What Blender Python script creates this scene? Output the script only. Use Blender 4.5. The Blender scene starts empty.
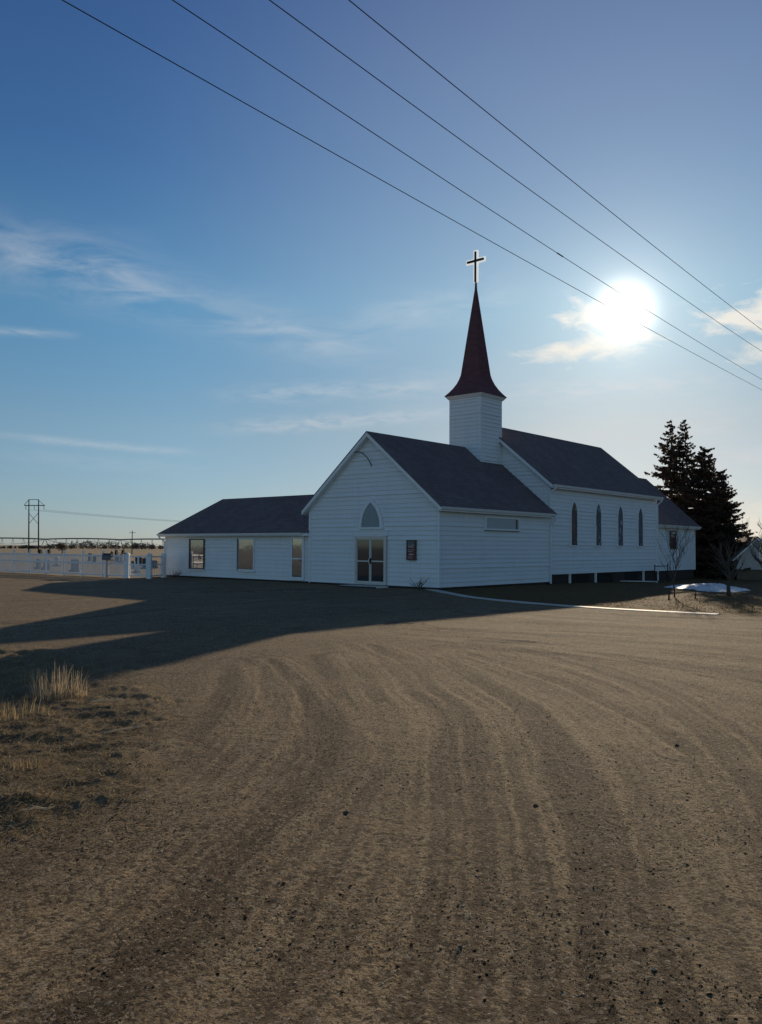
import bpy, math, random
import numpy as np
from mathutils import Vector, Matrix
R = math.radians
random.seed(7); rng = np.random.default_rng(11)
sc = bpy.context.scene; col = sc.collection

# ------------------------------------------------------------------ camera
F, PITCH, ROLL, EYE = 832.0, R(2.391), R(0.383), 1.781
CX, CY, YAW = -0.503, 39.297, R(41.119)            # the church's entry on the ground
UX, UY, VX, VY = math.cos(YAW), -math.sin(YAW), math.sin(YAW), math.cos(YAW)
cam_d = bpy.data.cameras.new('camera'); cam = bpy.data.objects.new('camera', cam_d); col.objects.link(cam)
R0 = Vector((1, 0, 0)); U0 = Vector((0, -math.sin(PITCH), math.cos(PITCH))); FW = Vector((0, math.cos(PITCH), math.sin(PITCH)))
RT = R0*math.cos(ROLL) + U0*math.sin(ROLL); UP = U0*math.cos(ROLL) - R0*math.sin(ROLL)
M = Matrix((RT, UP, -FW)).transposed().to_4x4(); M.translation = (0, 0, EYE); cam.matrix_world = M
cam_d.sensor_fit = 'HORIZONTAL'; cam_d.sensor_width = 36; cam_d.lens = F/762*36
cam_d.clip_start = .05; cam_d.clip_end = 9000
sc.camera = cam
def ray(px, py): return RT*((px-381)/F) + UP*((512-py)/F) + FW

# ------------------------------------------------------------------ terrain
def sstep(a, b, x):
    t = np.clip((x-a)/(b-a), 0, 1); return t*t*(3-2*t)
def terrain(x, y):
    x = np.asarray(x, float); y = np.asarray(y, float)
    dx, dy = x-CX, y-CY; u = dx*UX+dy*UY; v = dx*VX+dy*VY; r = np.hypot(x, y)
    z = -.10*sstep(12, 32, r) - .33*sstep(6, 30, v)*sstep(0, 5, u)*sstep(140, 70, r)
    return z - 2.0*sstep(85, 480, r)
def hit(px, py):
    r = ray(px, py); z = 0.
    for _ in range(30):
        k = (z-EYE)/r.z; z = .5*z+.5*float(terrain(r.x*k, r.y*k))
    k = (z-EYE)/r.z
    return Vector((r.x*k, r.y*k, float(terrain(r.x*k, r.y*k))))
def at_depth(px, py, y):
    r = ray(px, py); k = y/r.y; return Vector((r.x*k, y, EYE+r.z*k))
def U2W(u, v): return (CX+u*UX+v*VX, CY+u*UY+v*VY)
def polyd(x, y, poly):
    """signed distance to a closed polygon, positive inside"""
    x = np.asarray(x, float); y = np.asarray(y, float)
    d = np.full(x.shape, 1e9); ins = np.zeros(x.shape, bool); n = len(poly)
    for i in range(n):
        ax, ay = poly[i][:2]; bx, by = poly[(i+1) % n][:2]; ex, ey = bx-ax, by-ay
        t = np.clip(((x-ax)*ex+(y-ay)*ey)/(ex*ex+ey*ey+1e-9), 0, 1)
        d = np.minimum(d, np.hypot(x-ax-t*ex, y-ay-t*ey))
        c = ((ay > y) != (by > y)) & (x < (bx-ax)*(y-ay)/((by-ay) if abs(by-ay) > 1e-9 else 1e-9)+ax)
        ins ^= c
    return np.where(ins, d, -d)
def lined(x, y, pts):
    d = np.full(np.shape(x), 1e9)
    for (ax, ay), (bx, by) in zip(pts[:-1], pts[1:]):
        ex, ey = bx-ax, by-ay
        t = np.clip(((x-ax)*ex+(y-ay)*ey)/(ex*ex+ey*ey+1e-9), 0, 1)
        d = np.minimum(d, np.hypot(x-ax-t*ex, y-ay-t*ey))
    return d
_h = rng.random((256, 256))
def vnoise(x, y):
    xi = np.floor(x).astype(int); yi = np.floor(y).astype(int); fx = x-xi; fy = y-yi
    fx = fx*fx*(3-2*fx); fy = fy*fy*(3-2*fy); g = lambda i, j: _h[i % 256, j % 256]
    return (g(xi, yi)*(1-fx)+g(xi+1, yi)*fx)*(1-fy)+(g(xi, yi+1)*(1-fx)+g(xi+1, yi+1)*fx)*fy - .5
def fbm(x, y, s, o=3):
    r = 0
    for k in range(o): r = r+vnoise(x/s*2**k+17*k, y/s*2**k+5*k)/2**k
    return r
def spline(pts, n=8):
    P = [np.array(p[:2]) for p in pts]; P = [2*P[0]-P[1]]+P+[2*P[-1]-P[-2]]; o = []
    for i in range(1, len(P)-2):
        a, b, c, d = P[i-1:i+3]
        for t in np.linspace(0, 1, n, endpoint=False):
            o.append(tuple(.5*(2*b+(c-a)*t+(2*a-5*b+4*c-d)*t*t+(3*b-a-3*c+d)*t**3)))
    return o+[tuple(P[-2])]

# ------------------------------------------------------------------ mesh helpers
class MB:
    def __init__(s): s.v = []; s.f = []
    def add(s, vs, fs):
        b = len(s.v); s.v += [tuple(map(float, q)) for q in vs]; s.f += [tuple(b+i for i in f) for f in fs]; return s
    def box(s, x0, x1, y0, y1, z0, z1):
        return s.add([(x0,y0,z0),(x1,y0,z0),(x1,y1,z0),(x0,y1,z0),(x0,y0,z1),(x1,y0,z1),(x1,y1,z1),(x0,y1,z1)],
                     [(0,3,2,1),(4,5,6,7),(0,1,5,4),(1,2,6,5),(2,3,7,6),(3,0,4,7)])
    def beam(s, a, b, w, h):
        a = Vector(a); b = Vector(b); d = (b-a).normalized()
        x = d.cross(Vector((0,0,1)) if abs(d.z) < .95 else Vector((0,1,0))).normalized(); y = x.cross(d)
        vs = [p+x*sx*w/2+y*sy*h/2 for p in (a, b) for sx, sy in ((-1,-1),(1,-1),(1,1),(-1,1))]
        return s.add(vs, [(0,1,2,3),(7,6,5,4),(0,4,5,1),(1,5,6,2),(2,6,7,3),(3,7,4,0)])
    def tube(s, pts, rad, n=8):
        pts = [Vector(p) for p in pts]; m = len(pts)
        rads = rad if isinstance(rad, (list, tuple)) else [rad]*m; b = len(s.v); vs = []; fs = []; px = None
        for i, p in enumerate(pts):
            d = (pts[min(i+1, m-1)]-pts[max(i-1, 0)]).normalized()
            if px is None: px = d.cross(Vector((0,0,1)) if abs(d.z) < .9 else Vector((1,0,0))).normalized()
            px = (px-d*px.dot(d)).normalized(); py = d.cross(px)
            for k in range(n):
                a = 2*math.pi*k/n; vs.append(p+(px*math.cos(a)+py*math.sin(a))*rads[i])
        for i in range(m-1):
            for k in range(n): fs.append((i*n+k, i*n+(k+1) % n, (i+1)*n+(k+1) % n, (i+1)*n+k))
        fs.append(tuple(range(n))[::-1]); fs.append(tuple((m-1)*n+k for k in range(n)))
        return s.add(vs, fs)
    def extrude(s, poly, o, a, b, c, t):
        """polygon (p,q) in the plane o + p*a + q*b pushed t along c"""
        o, a, b, c = map(Vector, (o, a, b, c)); n = len(poly)
        vs = [o+a*p+b*q for p, q in poly]+[o+a*p+b*q+c*t for p, q in poly]
        return s.add(vs, [tuple(range(n))[::-1], tuple(range(n, 2*n))]+[(i, (i+1) % n, n+(i+1) % n, n+i) for i in range(n)])
    def ring(s, outer, inner, o, a, b, c, t):
        o, a, b, c = map(Vector, (o, a, b, c)); n = len(outer); vs = []
        for q in (0, t):
            for P in (outer, inner): vs += [o+a*x+b*y+c*q for x, y in P]
        fs = []
        for i in range(n):
            j = (i+1) % n
            fs += [(i, j, n+j, n+i), (2*n+i, 3*n+i, 3*n+j, 2*n+j), (i, 2*n+i, 2*n+j, j), (n+i, n+j, 3*n+j, 3*n+i)]
        return s.add(vs, fs)
    def siding(s, poly, o, a, c, e=.21, lap=.030):
        """lapped boards over a convex polygon (s,z); a along the wall, c its outward side"""
        o, a, c = map(Vector, (o, a, c)); zs = [q[1] for q in poly]; z0, z1 = min(zs), max(zs)
        def ext(z):
            xs = []; n = len(poly)
            for i in range(n):
                (xa, za), (xb, zb) = poly[i], poly[(i+1) % n]
                if abs(za-zb) < 1e-9:
                    if abs(z-za) < 1e-6: xs += [xa, xb]
                elif min(za, zb)-1e-9 <= z <= max(za, zb)+1e-9: xs.append(xa+(xb-xa)*(z-za)/(zb-za))
            return min(xs), max(xs)
        k = 0; zc = z0; rl = random.Random(int(z1*100)); lap0 = lap
        while zc < z1-1e-6:
            lap = lap0*rl.choice((.8, 1., 1., 1.25, 1.7))
            ze = min(zc+e, z1); br = [zc]+sorted(z for z in set(zs) if zc+1e-6 < z < ze-1e-6)+[ze]
            off = lambda z: lap*(1-(z-zc)/e)
            for za, zb in zip(br[:-1], br[1:]):
                la, ra = ext(za+1e-7); lb, rb = ext(zb-1e-7)
                s.add([o+a*la+c*off(za)+Vector((0,0,za)), o+a*ra+c*off(za)+Vector((0,0,za)),
                       o+a*rb+c*off(zb)+Vector((0,0,zb)), o+a*lb+c*off(zb)+Vector((0,0,zb))], [(0,1,2,3)])
            l, r_ = ext(zc+1e-7)
            s.add([o+a*l+Vector((0,0,zc)), o+a*r_+Vector((0,0,zc)), o+a*r_+c*lap+Vector((0,0,zc)), o+a*l+c*lap+Vector((0,0,zc))], [(0,1,2,3)])
            zc += e
        return s
    def build(s, name, mat, parent=None, smooth=False):
        me = bpy.data.meshes.new(name); me.from_pydata(s.v, [], s.f); me.update()
        if smooth: me.polygons.foreach_set('use_smooth', [True]*len(me.polygons))
        for m in (mat if isinstance(mat, (list, tuple)) else [mat]): me.materials.append(m)
        o = bpy.data.objects.new(name, me); col.objects.link(o)
        if parent: o.parent = parent
        return o
def tag(o, label=None, cat=None, group=None, kind=None):
    if label: o['label'] = label
    if cat: o['category'] = cat
    if group: o['group'] = group
    if kind: o['kind'] = kind
    return o
def empty(name, loc=(0,0,0), rz=0, **k):
    o = bpy.data.objects.new(name, None); o.location = loc; o.rotation_euler = (0, 0, rz); o.empty_display_size = .3
    col.objects.link(o); return tag(o, **k)

# ------------------------------------------------------------------ materials
class NT:
    def __init__(s, m): s.t = m.node_tree; s.n = s.t.nodes; s.l = s.t.links
    def val(s, sock, v):
        if v is None: return
        if hasattr(v, 'is_output'): s.l.new(v, sock)
        else: sock.default_value = v
    def math(s, op, a, b=None, c=None, clamp=False):
        x = s.n.new('ShaderNodeMath'); x.operation = op; x.use_clamp = clamp
        for i, v in enumerate((a, b, c)): s.val(x.inputs[i], v)
        return x.outputs[0]
    def noise(s, vec, scale, detail=4, rough=.55, dist=0):
        x = s.n.new('ShaderNodeTexNoise'); s.val(x.inputs['Vector'], vec); x.inputs['Scale'].default_value = scale
        x.inputs['Detail'].default_value = detail; x.inputs['Roughness'].default_value = rough; x.inputs['Distortion'].default_value = dist
        return x.outputs['Fac']
    def ramp(s, fac, stops):
        x = s.n.new('ShaderNodeValToRGB'); s.val(x.inputs[0], fac); e = x.color_ramp.elements
        while len(e) < len(stops): e.new(.5)
        for q, (p, c) in zip(e, stops): q.position = p; q.color = (*c, 1) if len(c) == 3 else c
        return x.outputs[0]
    def mix(s, fac, a, b, mode='MIX'):
        x = s.n.new('ShaderNodeMix'); x.data_type = 'RGBA'; x.blend_type = mode
        s.val(x.inputs[0], fac); s.val(x.inputs[6], a if hasattr(a, 'is_output') else (*a, 1)); s.val(x.inputs[7], b if hasattr(b, 'is_output') else (*b, 1))
        return x.outputs[2]
    def map(s, vec, scale=(1,1,1), rot=(0,0,0), loc=(0,0,0)):
        x = s.n.new('ShaderNodeMapping'); s.val(x.inputs[0], vec); x.inputs['Scale'].default_value = scale; x.inputs['Rotation'].default_value = rot; x.inputs['Location'].default_value = loc
        return x.outputs[0]
    def rng(s, v, a, b, c=0., d=1.):
        x = s.n.new('ShaderNodeMapRange'); s.val(x.inputs[0], v)
        for i, q in enumerate((a, b, c, d)): x.inputs[i+1].default_value = q
        return x.outputs[0]
    def bump(s, h, strength, dist, normal=None):
        x = s.n.new('ShaderNodeBump'); s.val(x.inputs['Height'], h); x.inputs['Strength'].default_value = strength; x.inputs['Distance'].default_value = dist
        if normal is not None: s.l.new(normal, x.inputs['Normal'])
        return x.outputs[0]
    def coord(s, k='Object'): return s.n.new('ShaderNodeTexCoord').outputs[k]
    def attr(s, k):
        x = s.n.new('ShaderNodeAttribute'); x.attribute_name = k; return x.outputs['Fac']
def mat(name, color=(.5,.5,.5), rough=.7, spec=.3, metal=0, var=0, vscale=3, bump=0, bscale=40, fn=None):
    m = bpy.data.materials.new(name); m.use_nodes = True; t = NT(m); b = t.n['Principled BSDF']
    b.inputs['Roughness'].default_value = rough; b.inputs['Specular IOR Level'].default_value = spec; b.inputs['Metallic'].default_value = metal
    b.inputs['Base Color'].default_value = (*color, 1)
    if var:
        n = t.noise(t.coord(), vscale, 5, .6)
        t.val(b.inputs['Base Color'], t.mix(n, tuple(c*(1-var) for c in color), tuple(min(1, c*(1+var)) for c in color)))
    if bump: t.val(b.inputs['Normal'], t.bump(t.noise(t.coord(), bscale, 4), bump, .02))
    if fn: fn(t, b)
    return m
def f_siding(t, b):
    co = t.coord(); n = t.noise(t.map(co, (.6,.6,3)), 1.3, 5, .6); fine = t.noise(t.map(co, (3,3,30)), 2, 3)
    streak = t.noise(t.map(co, (5,5,.25)), 1.5, 4, .65)
    c = t.mix(n, (.66,.66,.66), (.80,.80,.79)); c = t.mix(t.rng(streak, .52, .8, 0, .35), c, (.50,.49,.45)); c = t.mix(t.rng(fine, .4, .7, 0, .12), c, (.5,.5,.48))
    t.val(b.inputs['Base Color'], c)
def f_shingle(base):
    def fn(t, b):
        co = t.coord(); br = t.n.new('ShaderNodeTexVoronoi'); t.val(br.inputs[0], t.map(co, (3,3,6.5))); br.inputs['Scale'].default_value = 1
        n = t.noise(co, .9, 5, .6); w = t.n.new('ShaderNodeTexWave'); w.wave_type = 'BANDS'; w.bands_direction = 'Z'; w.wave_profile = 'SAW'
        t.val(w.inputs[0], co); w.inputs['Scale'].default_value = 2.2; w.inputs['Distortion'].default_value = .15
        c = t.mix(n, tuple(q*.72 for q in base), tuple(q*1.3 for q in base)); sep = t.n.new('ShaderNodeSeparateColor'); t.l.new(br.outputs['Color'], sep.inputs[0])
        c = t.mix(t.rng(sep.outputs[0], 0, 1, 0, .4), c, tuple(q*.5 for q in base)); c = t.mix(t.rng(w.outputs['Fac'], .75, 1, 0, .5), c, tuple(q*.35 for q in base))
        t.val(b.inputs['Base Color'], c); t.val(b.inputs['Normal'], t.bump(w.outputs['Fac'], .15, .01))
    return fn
SIDING = mat('lapped siding', rough=.6, spec=.25, fn=f_siding)
TRIM = mat('white trim', (.74,.74,.73), .55, .3, var=.08, vscale=2)
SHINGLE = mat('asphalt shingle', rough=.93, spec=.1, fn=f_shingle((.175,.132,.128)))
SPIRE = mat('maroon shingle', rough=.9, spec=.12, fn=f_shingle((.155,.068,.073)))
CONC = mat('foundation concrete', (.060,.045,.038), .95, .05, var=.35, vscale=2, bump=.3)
PALEC = mat('pale concrete', (.62,.59,.54), .9, .15, var=.25, vscale=1.5, bump=.3, bscale=30)
ALU = mat('pale aluminium', (.55,.53,.50), .4, .5, metal=.35, var=.06)
DARKM = mat('dark metal', (.030,.026,.025), .85, .08, var=.2)
GREYM = mat('galvanised steel', (.16,.165,.17), .8, .2, metal=.1, var=.2)
DKFRAME = mat('brown window frame', (.10,.07,.05), .6, .3, var=.2)
FENCEW = mat('white fence paint', (.72,.72,.72), .5, .3, var=.1, vscale=4)
def f_glass(t, b):
    b.inputs['Coat Weight'].default_value = .6; b.inputs['Coat Roughness'].default_value = .03
    t.val(b.inputs['Normal'], t.bump(t.noise(t.coord(), 1.3, 2), .06, .05))
def f_glass2(t, b):
    b.inputs['Coat Weight'].default_value = .25; b.inputs['Coat Roughness'].default_value = .03
GLASS = mat('dark reflecting glass', (.36,.36,.36), .05, .8, metal=.75, fn=f_glass)
DOORG = mat('tinted door glass', (.085,.09,.10), .05, .7, metal=.6, fn=f_glass2)
TRANSOM = mat('frosted transom glass', (.20,.25,.27), .25, .5, var=.15)
LOUVRE = mat('opaque window panel', (.40,.42,.42), .5, .4, var=.1)
def f_stain(cols):
    def fn(t, b):
        v = t.n.new('ShaderNodeTexVoronoi'); t.val(v.inputs[0], t.map(t.coord(), (6,6,3.2))); v.inputs['Scale'].default_value = 1.
        s = t.n.new('ShaderNodeSeparateColor'); t.l.new(v.outputs['Color'], s.inputs[0])
        c = t.ramp(s.outputs[0], [(0,cols[0]),(.3,cols[1]),(.55,cols[2]),(.8,cols[0]),(.93,cols[3])]); e = t.n.new('ShaderNodeTexVoronoi'); e.feature = 'DISTANCE_TO_EDGE'
        t.val(e.inputs[0], t.map(t.coord(), (6,6,3.2))); e.inputs['Scale'].default_value = 1.
        t.val(b.inputs['Base Color'], t.mix(t.rng(e.outputs[0], .02, .06, 1, 0), c, (.012,.012,.014)))
    return fn
ST_B = mat('blue stained glass', rough=.45, spec=.25, fn=f_stain([(.03,.035,.055),(.05,.06,.11),(.07,.08,.11),(.30,.30,.33)]))
ST_R = mat('red stained glass', rough=.45, spec=.25, fn=f_stain([(.07,.025,.03),(.05,.045,.05),(.15,.05,.05),(.20,.16,.10)]))
def f_wood(t, b):
    co = t.coord(); n = t.noise(t.map(co, (6,6,.8)), 3, 4); t.val(b.inputs['Base Color'], t.mix(n, (.05,.038,.03), (.13,.10,.08)))
BARK = mat('grey bark', rough=.95, spec=.1, fn=f_wood)
POLEW = mat('weathered pole wood', (.06,.048,.04), .9, .15, var=.3)
WIRE = mat('black cable', (.07,.07,.08), .6, .3)
def f_needle(a, bb, trans=0):
    def fn(t, b):
        n = t.noise(t.coord(), 2.2, 3); g = t.n.new('ShaderNodeNewGeometry'); k = t.math('ADD', t.math('MULTIPLY', g.outputs['Random Per Island'], .6), t.math('MULTIPLY', n, .4))
        c = t.mix(k, a, bb); t.val(b.inputs['Base Color'], c)
        if trans:
            tr = t.n.new('ShaderNodeBsdfTranslucent'); t.l.new(c, tr.inputs[0]); ms = t.n.new('ShaderNodeMixShader'); ms.inputs[0].default_value = trans
            t.l.new(b.outputs[0], ms.inputs[1]); t.l.new(tr.outputs[0], ms.inputs[2]); t.l.new(ms.outputs[0], t.n['Material Output'].inputs[0])
    return fn
NEEDLE = mat('spruce needles', rough=.75, spec=.2, fn=f_needle((.055,.048,.036), (.160,.122,.085), .5))
NEEDLE2 = mat('brownish spruce needles', rough=.75, spec=.2, fn=f_needle((.065,.049,.038), (.185,.122,.088), .5))
STRAW = mat('dry straw grass', rough=.8, spec=.15, fn=f_needle((.24,.18,.115), (.52,.42,.285), .5))
MATTED = mat('matted dead grass', rough=.85, spec=.1, fn=f_needle((.12,.085,.047), (.50,.385,.225), .4))
WOODFAR = mat('leafless far trees', rough=.95, spec=.05, fn=f_needle((.045,.038,.034), (.10,.085,.072)))
TWIGM = mat('dark twigs', rough=.9, spec=.1, fn=f_needle((.06,.048,.04), (.16,.125,.10)))
HUSK = mat('pale dry husk', rough=.8, spec=.1, fn=f_needle((.55,.46,.33), (.70,.60,.44), .45))
GRAN = [mat('grey granite', (.20,.19,.19), .75, .2, var=.25, vscale=6), mat('dark granite', (.055,.052,.055), .7, .2, var=.25, vscale=6), mat('pale marble', (.46,.45,.43), .6, .3, var=.15, vscale=5)]
def f_stone(t, b):
    g = t.n.new('ShaderNodeNewGeometry'); t.val(b.inputs['Base Color'], t.ramp(g.outputs['Random Per Island'], [(0,(.034,.021,.010)),(.6,(.065,.040,.020)),(.8,(.16,.105,.055)),(.92,(.36,.27,.16)),(1,(.58,.49,.36))]))
STONE = mat('gravel stones', rough=.95, spec=.04, fn=f_stone)
CLOD = mat('dark soil clod', (.13,.09,.058), .95, .1, var=.4, vscale=20, bump=.6, bscale=60)
def f_snow(t, b):
    co = t.coord(); n = t.noise(co, 2.5, 5); t.val(b.inputs['Base Color'], t.mix(t.rng(n, .45, .7), (.66,.67,.69), (.42,.41,.40))); t.val(b.inputs['Normal'], t.bump(n, .5, .08))
SNOW = mat('old snow', rough=.55, spec=.3, fn=f_snow)
SIGNB = mat('dark red notice', (.16,.035,.04), .45, .4, var=.2, vscale=6)
SIGNW = mat('pale notice lettering', (.50,.44,.42), .5, .3, var=.1)

# ------------------------------------------------------------------ ground
W = lambda *pts: [hit(*p)[:2] for p in pts]
GRASS_PATCH = W((-330,640),(-60,651),(30,649),(92,652),(118,676),(150,692),(168,708),(150,738),(98,786),(0,826),(-120,880),(-300,950))
ln = W((425,588),(455,594.5),(481,598.5),(540,604),(600,608.3),(660,611.7),(720,615),(800,619))
LAWN = ln + [(60, 28), (110, 60), (90, 110), (30, 100)] + [U2W(-2, 40), U2W(-1, 8), U2W(2, .4)]
FA, FB = hit(-60, 569.5), hit(127, 578)
FIELD_L = [(FA-(FB-FA)*3)[:2], FA[:2], FB[:2], hit(163, 577)[:2], U2W(-17, 1.5), U2W(-16.5, 8), U2W(0, 8), U2W(-4, 60), (0, 3200), (-3200, 3200), (-3200, 90)]
TR_PX = [  # wheel tracks in the gravel, (points, half width m, depth m, tone)
 ([(40,1060),(100,995),(190,902),(235,855),(298,802),(327,762),(322,742),(300,690),(270,660)], .16, .030, -1),
 ([(-40,985),(60,905),(150,830),(230,760),(262,700),(262,668)], .22, .020, .7),
 ([(200,1060),(280,930),(345,830),(385,760),(378,700),(345,655)], .20, .018, .7),
 ([(470,1080),(474,960),(482,860),(478,770),(455,710),(410,668),(370,646)], .15, .028, -.9),
 ([(380,1080),(410,950),(432,850),(440,770),(425,712),(390,670)], .20, .018, .6),
 ([(605,1080),(588,930),(578,830),(545,752),(505,700),(440,660)], .15, .030, -1),
 ([(545,1080),(545,950),(535,850),(520,770),(490,715),(440,676)], .20, .016, .6),
 ([(690,756),(668,736),(630,714),(590,696),(540,676),(470,655)], .13, .04, -1),
 ([(690,1060),(672,930),(650,830),(615,760),(565,706)], .22, .018, .6),
 ([(830,900),(770,820),(728,768),(690,722),(620,682),(520,650)], .18, .034, -.9),
 ([(860,720),(760,693),(660,668),(560,650),(440,638)], .22, .018, .6),
 ([(860,668),(740,657),(640,648),(540,640),(420,632)], .15, .03, -.8),
 ([(860,652),(740,643),(640,636),(540,630),(450,625)], .25, .018, .7),
 ([(860,640),(700,631),(600,626),(520,622)], .18, .03, -.8),
 ([(860,630),(720,624),(600,618),(540,614)], .3, .02, .6),
 ([(900,648),(760,640),(640,634),(540,631),(440,629)], .10, .02, -1),
 ([(900,622),(720,619),(600,614),(520,612)], .12, .02, -.9),
 ([(900,672),(760,664),(650,655),(560,647),(470,641)], .10, .02, .9),
 ([(900,700),(770,684),(670,669),(570,656),(480,648)], .10, .03, -1),
 ([(-80,625),(60,622),(160,612),(300,600),(420,596)], .35, .02, .4),
 ([(-80,604),(60,600),(160,594),(300,590)], .35, .02, -.4),
]
TRACKS = []; MAINS = []
_tr = random.Random(3)
def offset(pts, o):
    out = []
    for i, (x, y) in enumerate(pts):
        ax, ay = pts[max(i-1, 0)]; bx, by = pts[min(i+1, len(pts)-1)]; l = math.hypot(bx-ax, by-ay)+1e-9
        out.append((x-(by-ay)/l*o, y+(bx-ax)/l*o))
    return out
for p, w_, dep, tone in TR_PX:
    P_ = spline(W(*p), 5); cross_ = abs(P_[0][0]-P_[-1][0]) > 1.2*abs(P_[0][1]-P_[-1][1]) and min(q_[1] for q_ in P_) > 9; sc_ = 2.6 if cross_ else 1.; MAINS.append((P_, cross_))
    TRACKS.append((P_, w_*.7*(1.6 if cross_ else 1), dep*.26*(1.5 if cross_ else 1), tone*.8))
    for o_ in (-.5, .46):
        TRACKS.append((offset(P_, sc_*o_*_tr.uniform(.8, 1.2)), sc_*_tr.uniform(.05, .09), _tr.uniform(.0015, .005), _tr.choice((-.95, -.7, .5, .7))))
def make_ground():
    rr = [0.05]
    while rr[-1] < 4200:
        r = rr[-1]; rr.append(r*(1.06 if r < 1.8 else 1.0042 if r < 9 else 1.0065 if r < 12 else 1.0048 if r < 34 else 1.018 if r < 90 else 1.06))
    rr = np.array(rr)
    th = np.concatenate([np.arange(-33, 33, .13), np.arange(34, 326, 2.0)])
    A, B = np.meshgrid(np.radians(th), rr); x = B*np.sin(A); y = B*np.cos(A); nr, nt = x.shape
    x = x.ravel(); y = y.ravel(); r = np.hypot(x, y)
    wx = x+.10*fbm(x, y, 1.3); wy = y+.10*fbm(x+50, y, 1.3)
    g1 = sstep(-.55, .45, polyd(x, y, GRASS_PATCH)+1.0*fbm(x, y, 1.0, 4))
    lawn = sstep(-.25, .25, polyd(x, y, LAWN)+.25*fbm(x, y, 1.0)); fld = sstep(-.8, .8, polyd(x, y, FIELD_L)+1.2*fbm(x, y, 3))
    far = np.maximum(sstep(52, 75, r)*(1-sstep(8, 0, np.abs(y-20))*(x > 0)), sstep(-7, -11, y+1.5*fbm(x, y, 3)))
    grass = np.clip(np.maximum(np.maximum(g1, lawn), np.maximum(fld, far)), 0, 1)
    trk = np.zeros_like(x); z = terrain(x, y)
    m = (r < 45); near = 1-grass
    for pts, w, dep, tone in TRACKS:
        q_ = np.array(pts); m = (x > q_[:,0].min()-.8) & (x < q_[:,0].max()+.8) & (y > q_[:,1].min()-.8) & (y < q_[:,1].max()+.8) & (r < 60)
        d = lined(wx[m], wy[m], pts); prof = np.exp(-(d/w)**2); br = np.clip(.75+1.1*fbm(x[m], y[m], 1.8), 0, 1)
        trk[m] += tone*np.exp(-(d/(w*1.25))**2)*br
        z[m] += near[m]*br*dep*(-prof+.75*np.exp(-((d-1.75*w)/(.6*w))**2))
    best = np.full(x.shape, 9e9); sdist = np.zeros_like(x); wid = np.ones_like(x); ms = (r < 55) & (y > 0)
    for P_, cr_ in MAINS:
        q = np.array(P_); e = q[1:]-q[:-1]
        for (ax, ay), (ex, ey) in zip(q[:-1], e):
            tt = np.clip(((wx[ms]-ax)*ex+(wy[ms]-ay)*ey)/(ex*ex+ey*ey+1e-9), 0, 1); rx, ry = wx[ms]-ax-tt*ex, wy[ms]-ay-tt*ey; d2 = rx*rx+ry*ry
            up = d2 < best[ms]; ii = np.nonzero(ms)[0][up]; best[ii] = d2[up]; sdist[ii] = (np.sign(ex*ry-ey*rx)*np.sqrt(d2))[up]; wid[ii] = 3.2 if cr_ else 1.
    dd_ = np.sqrt(best); fade = near*np.exp(-(dd_/(.75*wid))**2)*np.clip(.72+1.5*fbm(x+31, y, 1.0, 4), .05, 1.4)*ms
    st = (vnoise(sdist/(.11*wid)+70, x*.25+y*.18)+.8*vnoise(sdist/(.05*wid)+20, x*.3+y*.2)+.5*vnoise(sdist/(.024*wid)+5, x*.5+y*.4))*fade
    trk += 1.75*st; z += .0085*st*np.minimum(wid, 2)
    cm = (r < 26) & (y > 0) & (near > .02); cx_, cy_ = x[cm], y[cm]
    den = np.clip(.45+1.5*fbm(cx_, cy_, .9, 3)-.35*np.clip(trk[cm], -1, 1), .08, 1.25)
    c1 = np.clip(fbm(cx_+13, cy_, .055, 3)-.06, 0, .5)
    z[cm] += near[cm]*den*.011*c1
    z += near*np.where(r < 60, .020*fbm(x, y, 1.6, 4)+.0045*fbm(x+9, y, .16, 3)*sstep(30, 8, r), 0)
    z += g1*(.03+.09*fbm(x, y, .5, 4)+.04*fbm(x, y, .12, 2))+np.maximum(lawn, 0)*(.05*fbm(x, y, .6, 3))+fld*.10*fbm(x, y, 2)
    idx = np.arange(nr*nt).reshape(nr, nt); a = idx[:-1]; b = idx[1:]
    q = np.stack([a, np.roll(a, -1, 1), np.roll(b, -1, 1), b], -1).reshape(-1, 4)
    me = bpy.data.meshes.new('ground'); nv = len(x); nf = len(q)
    me.vertices.add(nv); me.vertices.foreach_set('co', np.stack([x, y, z], 1).ravel().astype(np.float32))
    me.loops.add(nf*4); me.loops.foreach_set('vertex_index', q[:, ::-1].ravel().astype(np.int32))
    me.polygons.add(nf); me.polygons.foreach_set('loop_start', np.arange(0, nf*4, 4, dtype=np.int32)); me.polygons.foreach_set('loop_total', np.full(nf, 4, np.int32))
    me.polygons.foreach_set('use_smooth', np.ones(nf, bool)); me.update(calc_edges=True)
    for nm, arr in (('grass', grass), ('patch', g1), ('lawn', lawn), ('track', np.clip(trk, -1, 1))):
        at = me.attributes.new(nm, 'FLOAT', 'POINT'); at.data.foreach_set('value', arr.astype(np.float32))
    o = bpy.data.objects.new('ground', me); col.objects.link(o); o['kind'] = 'structure'
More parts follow.
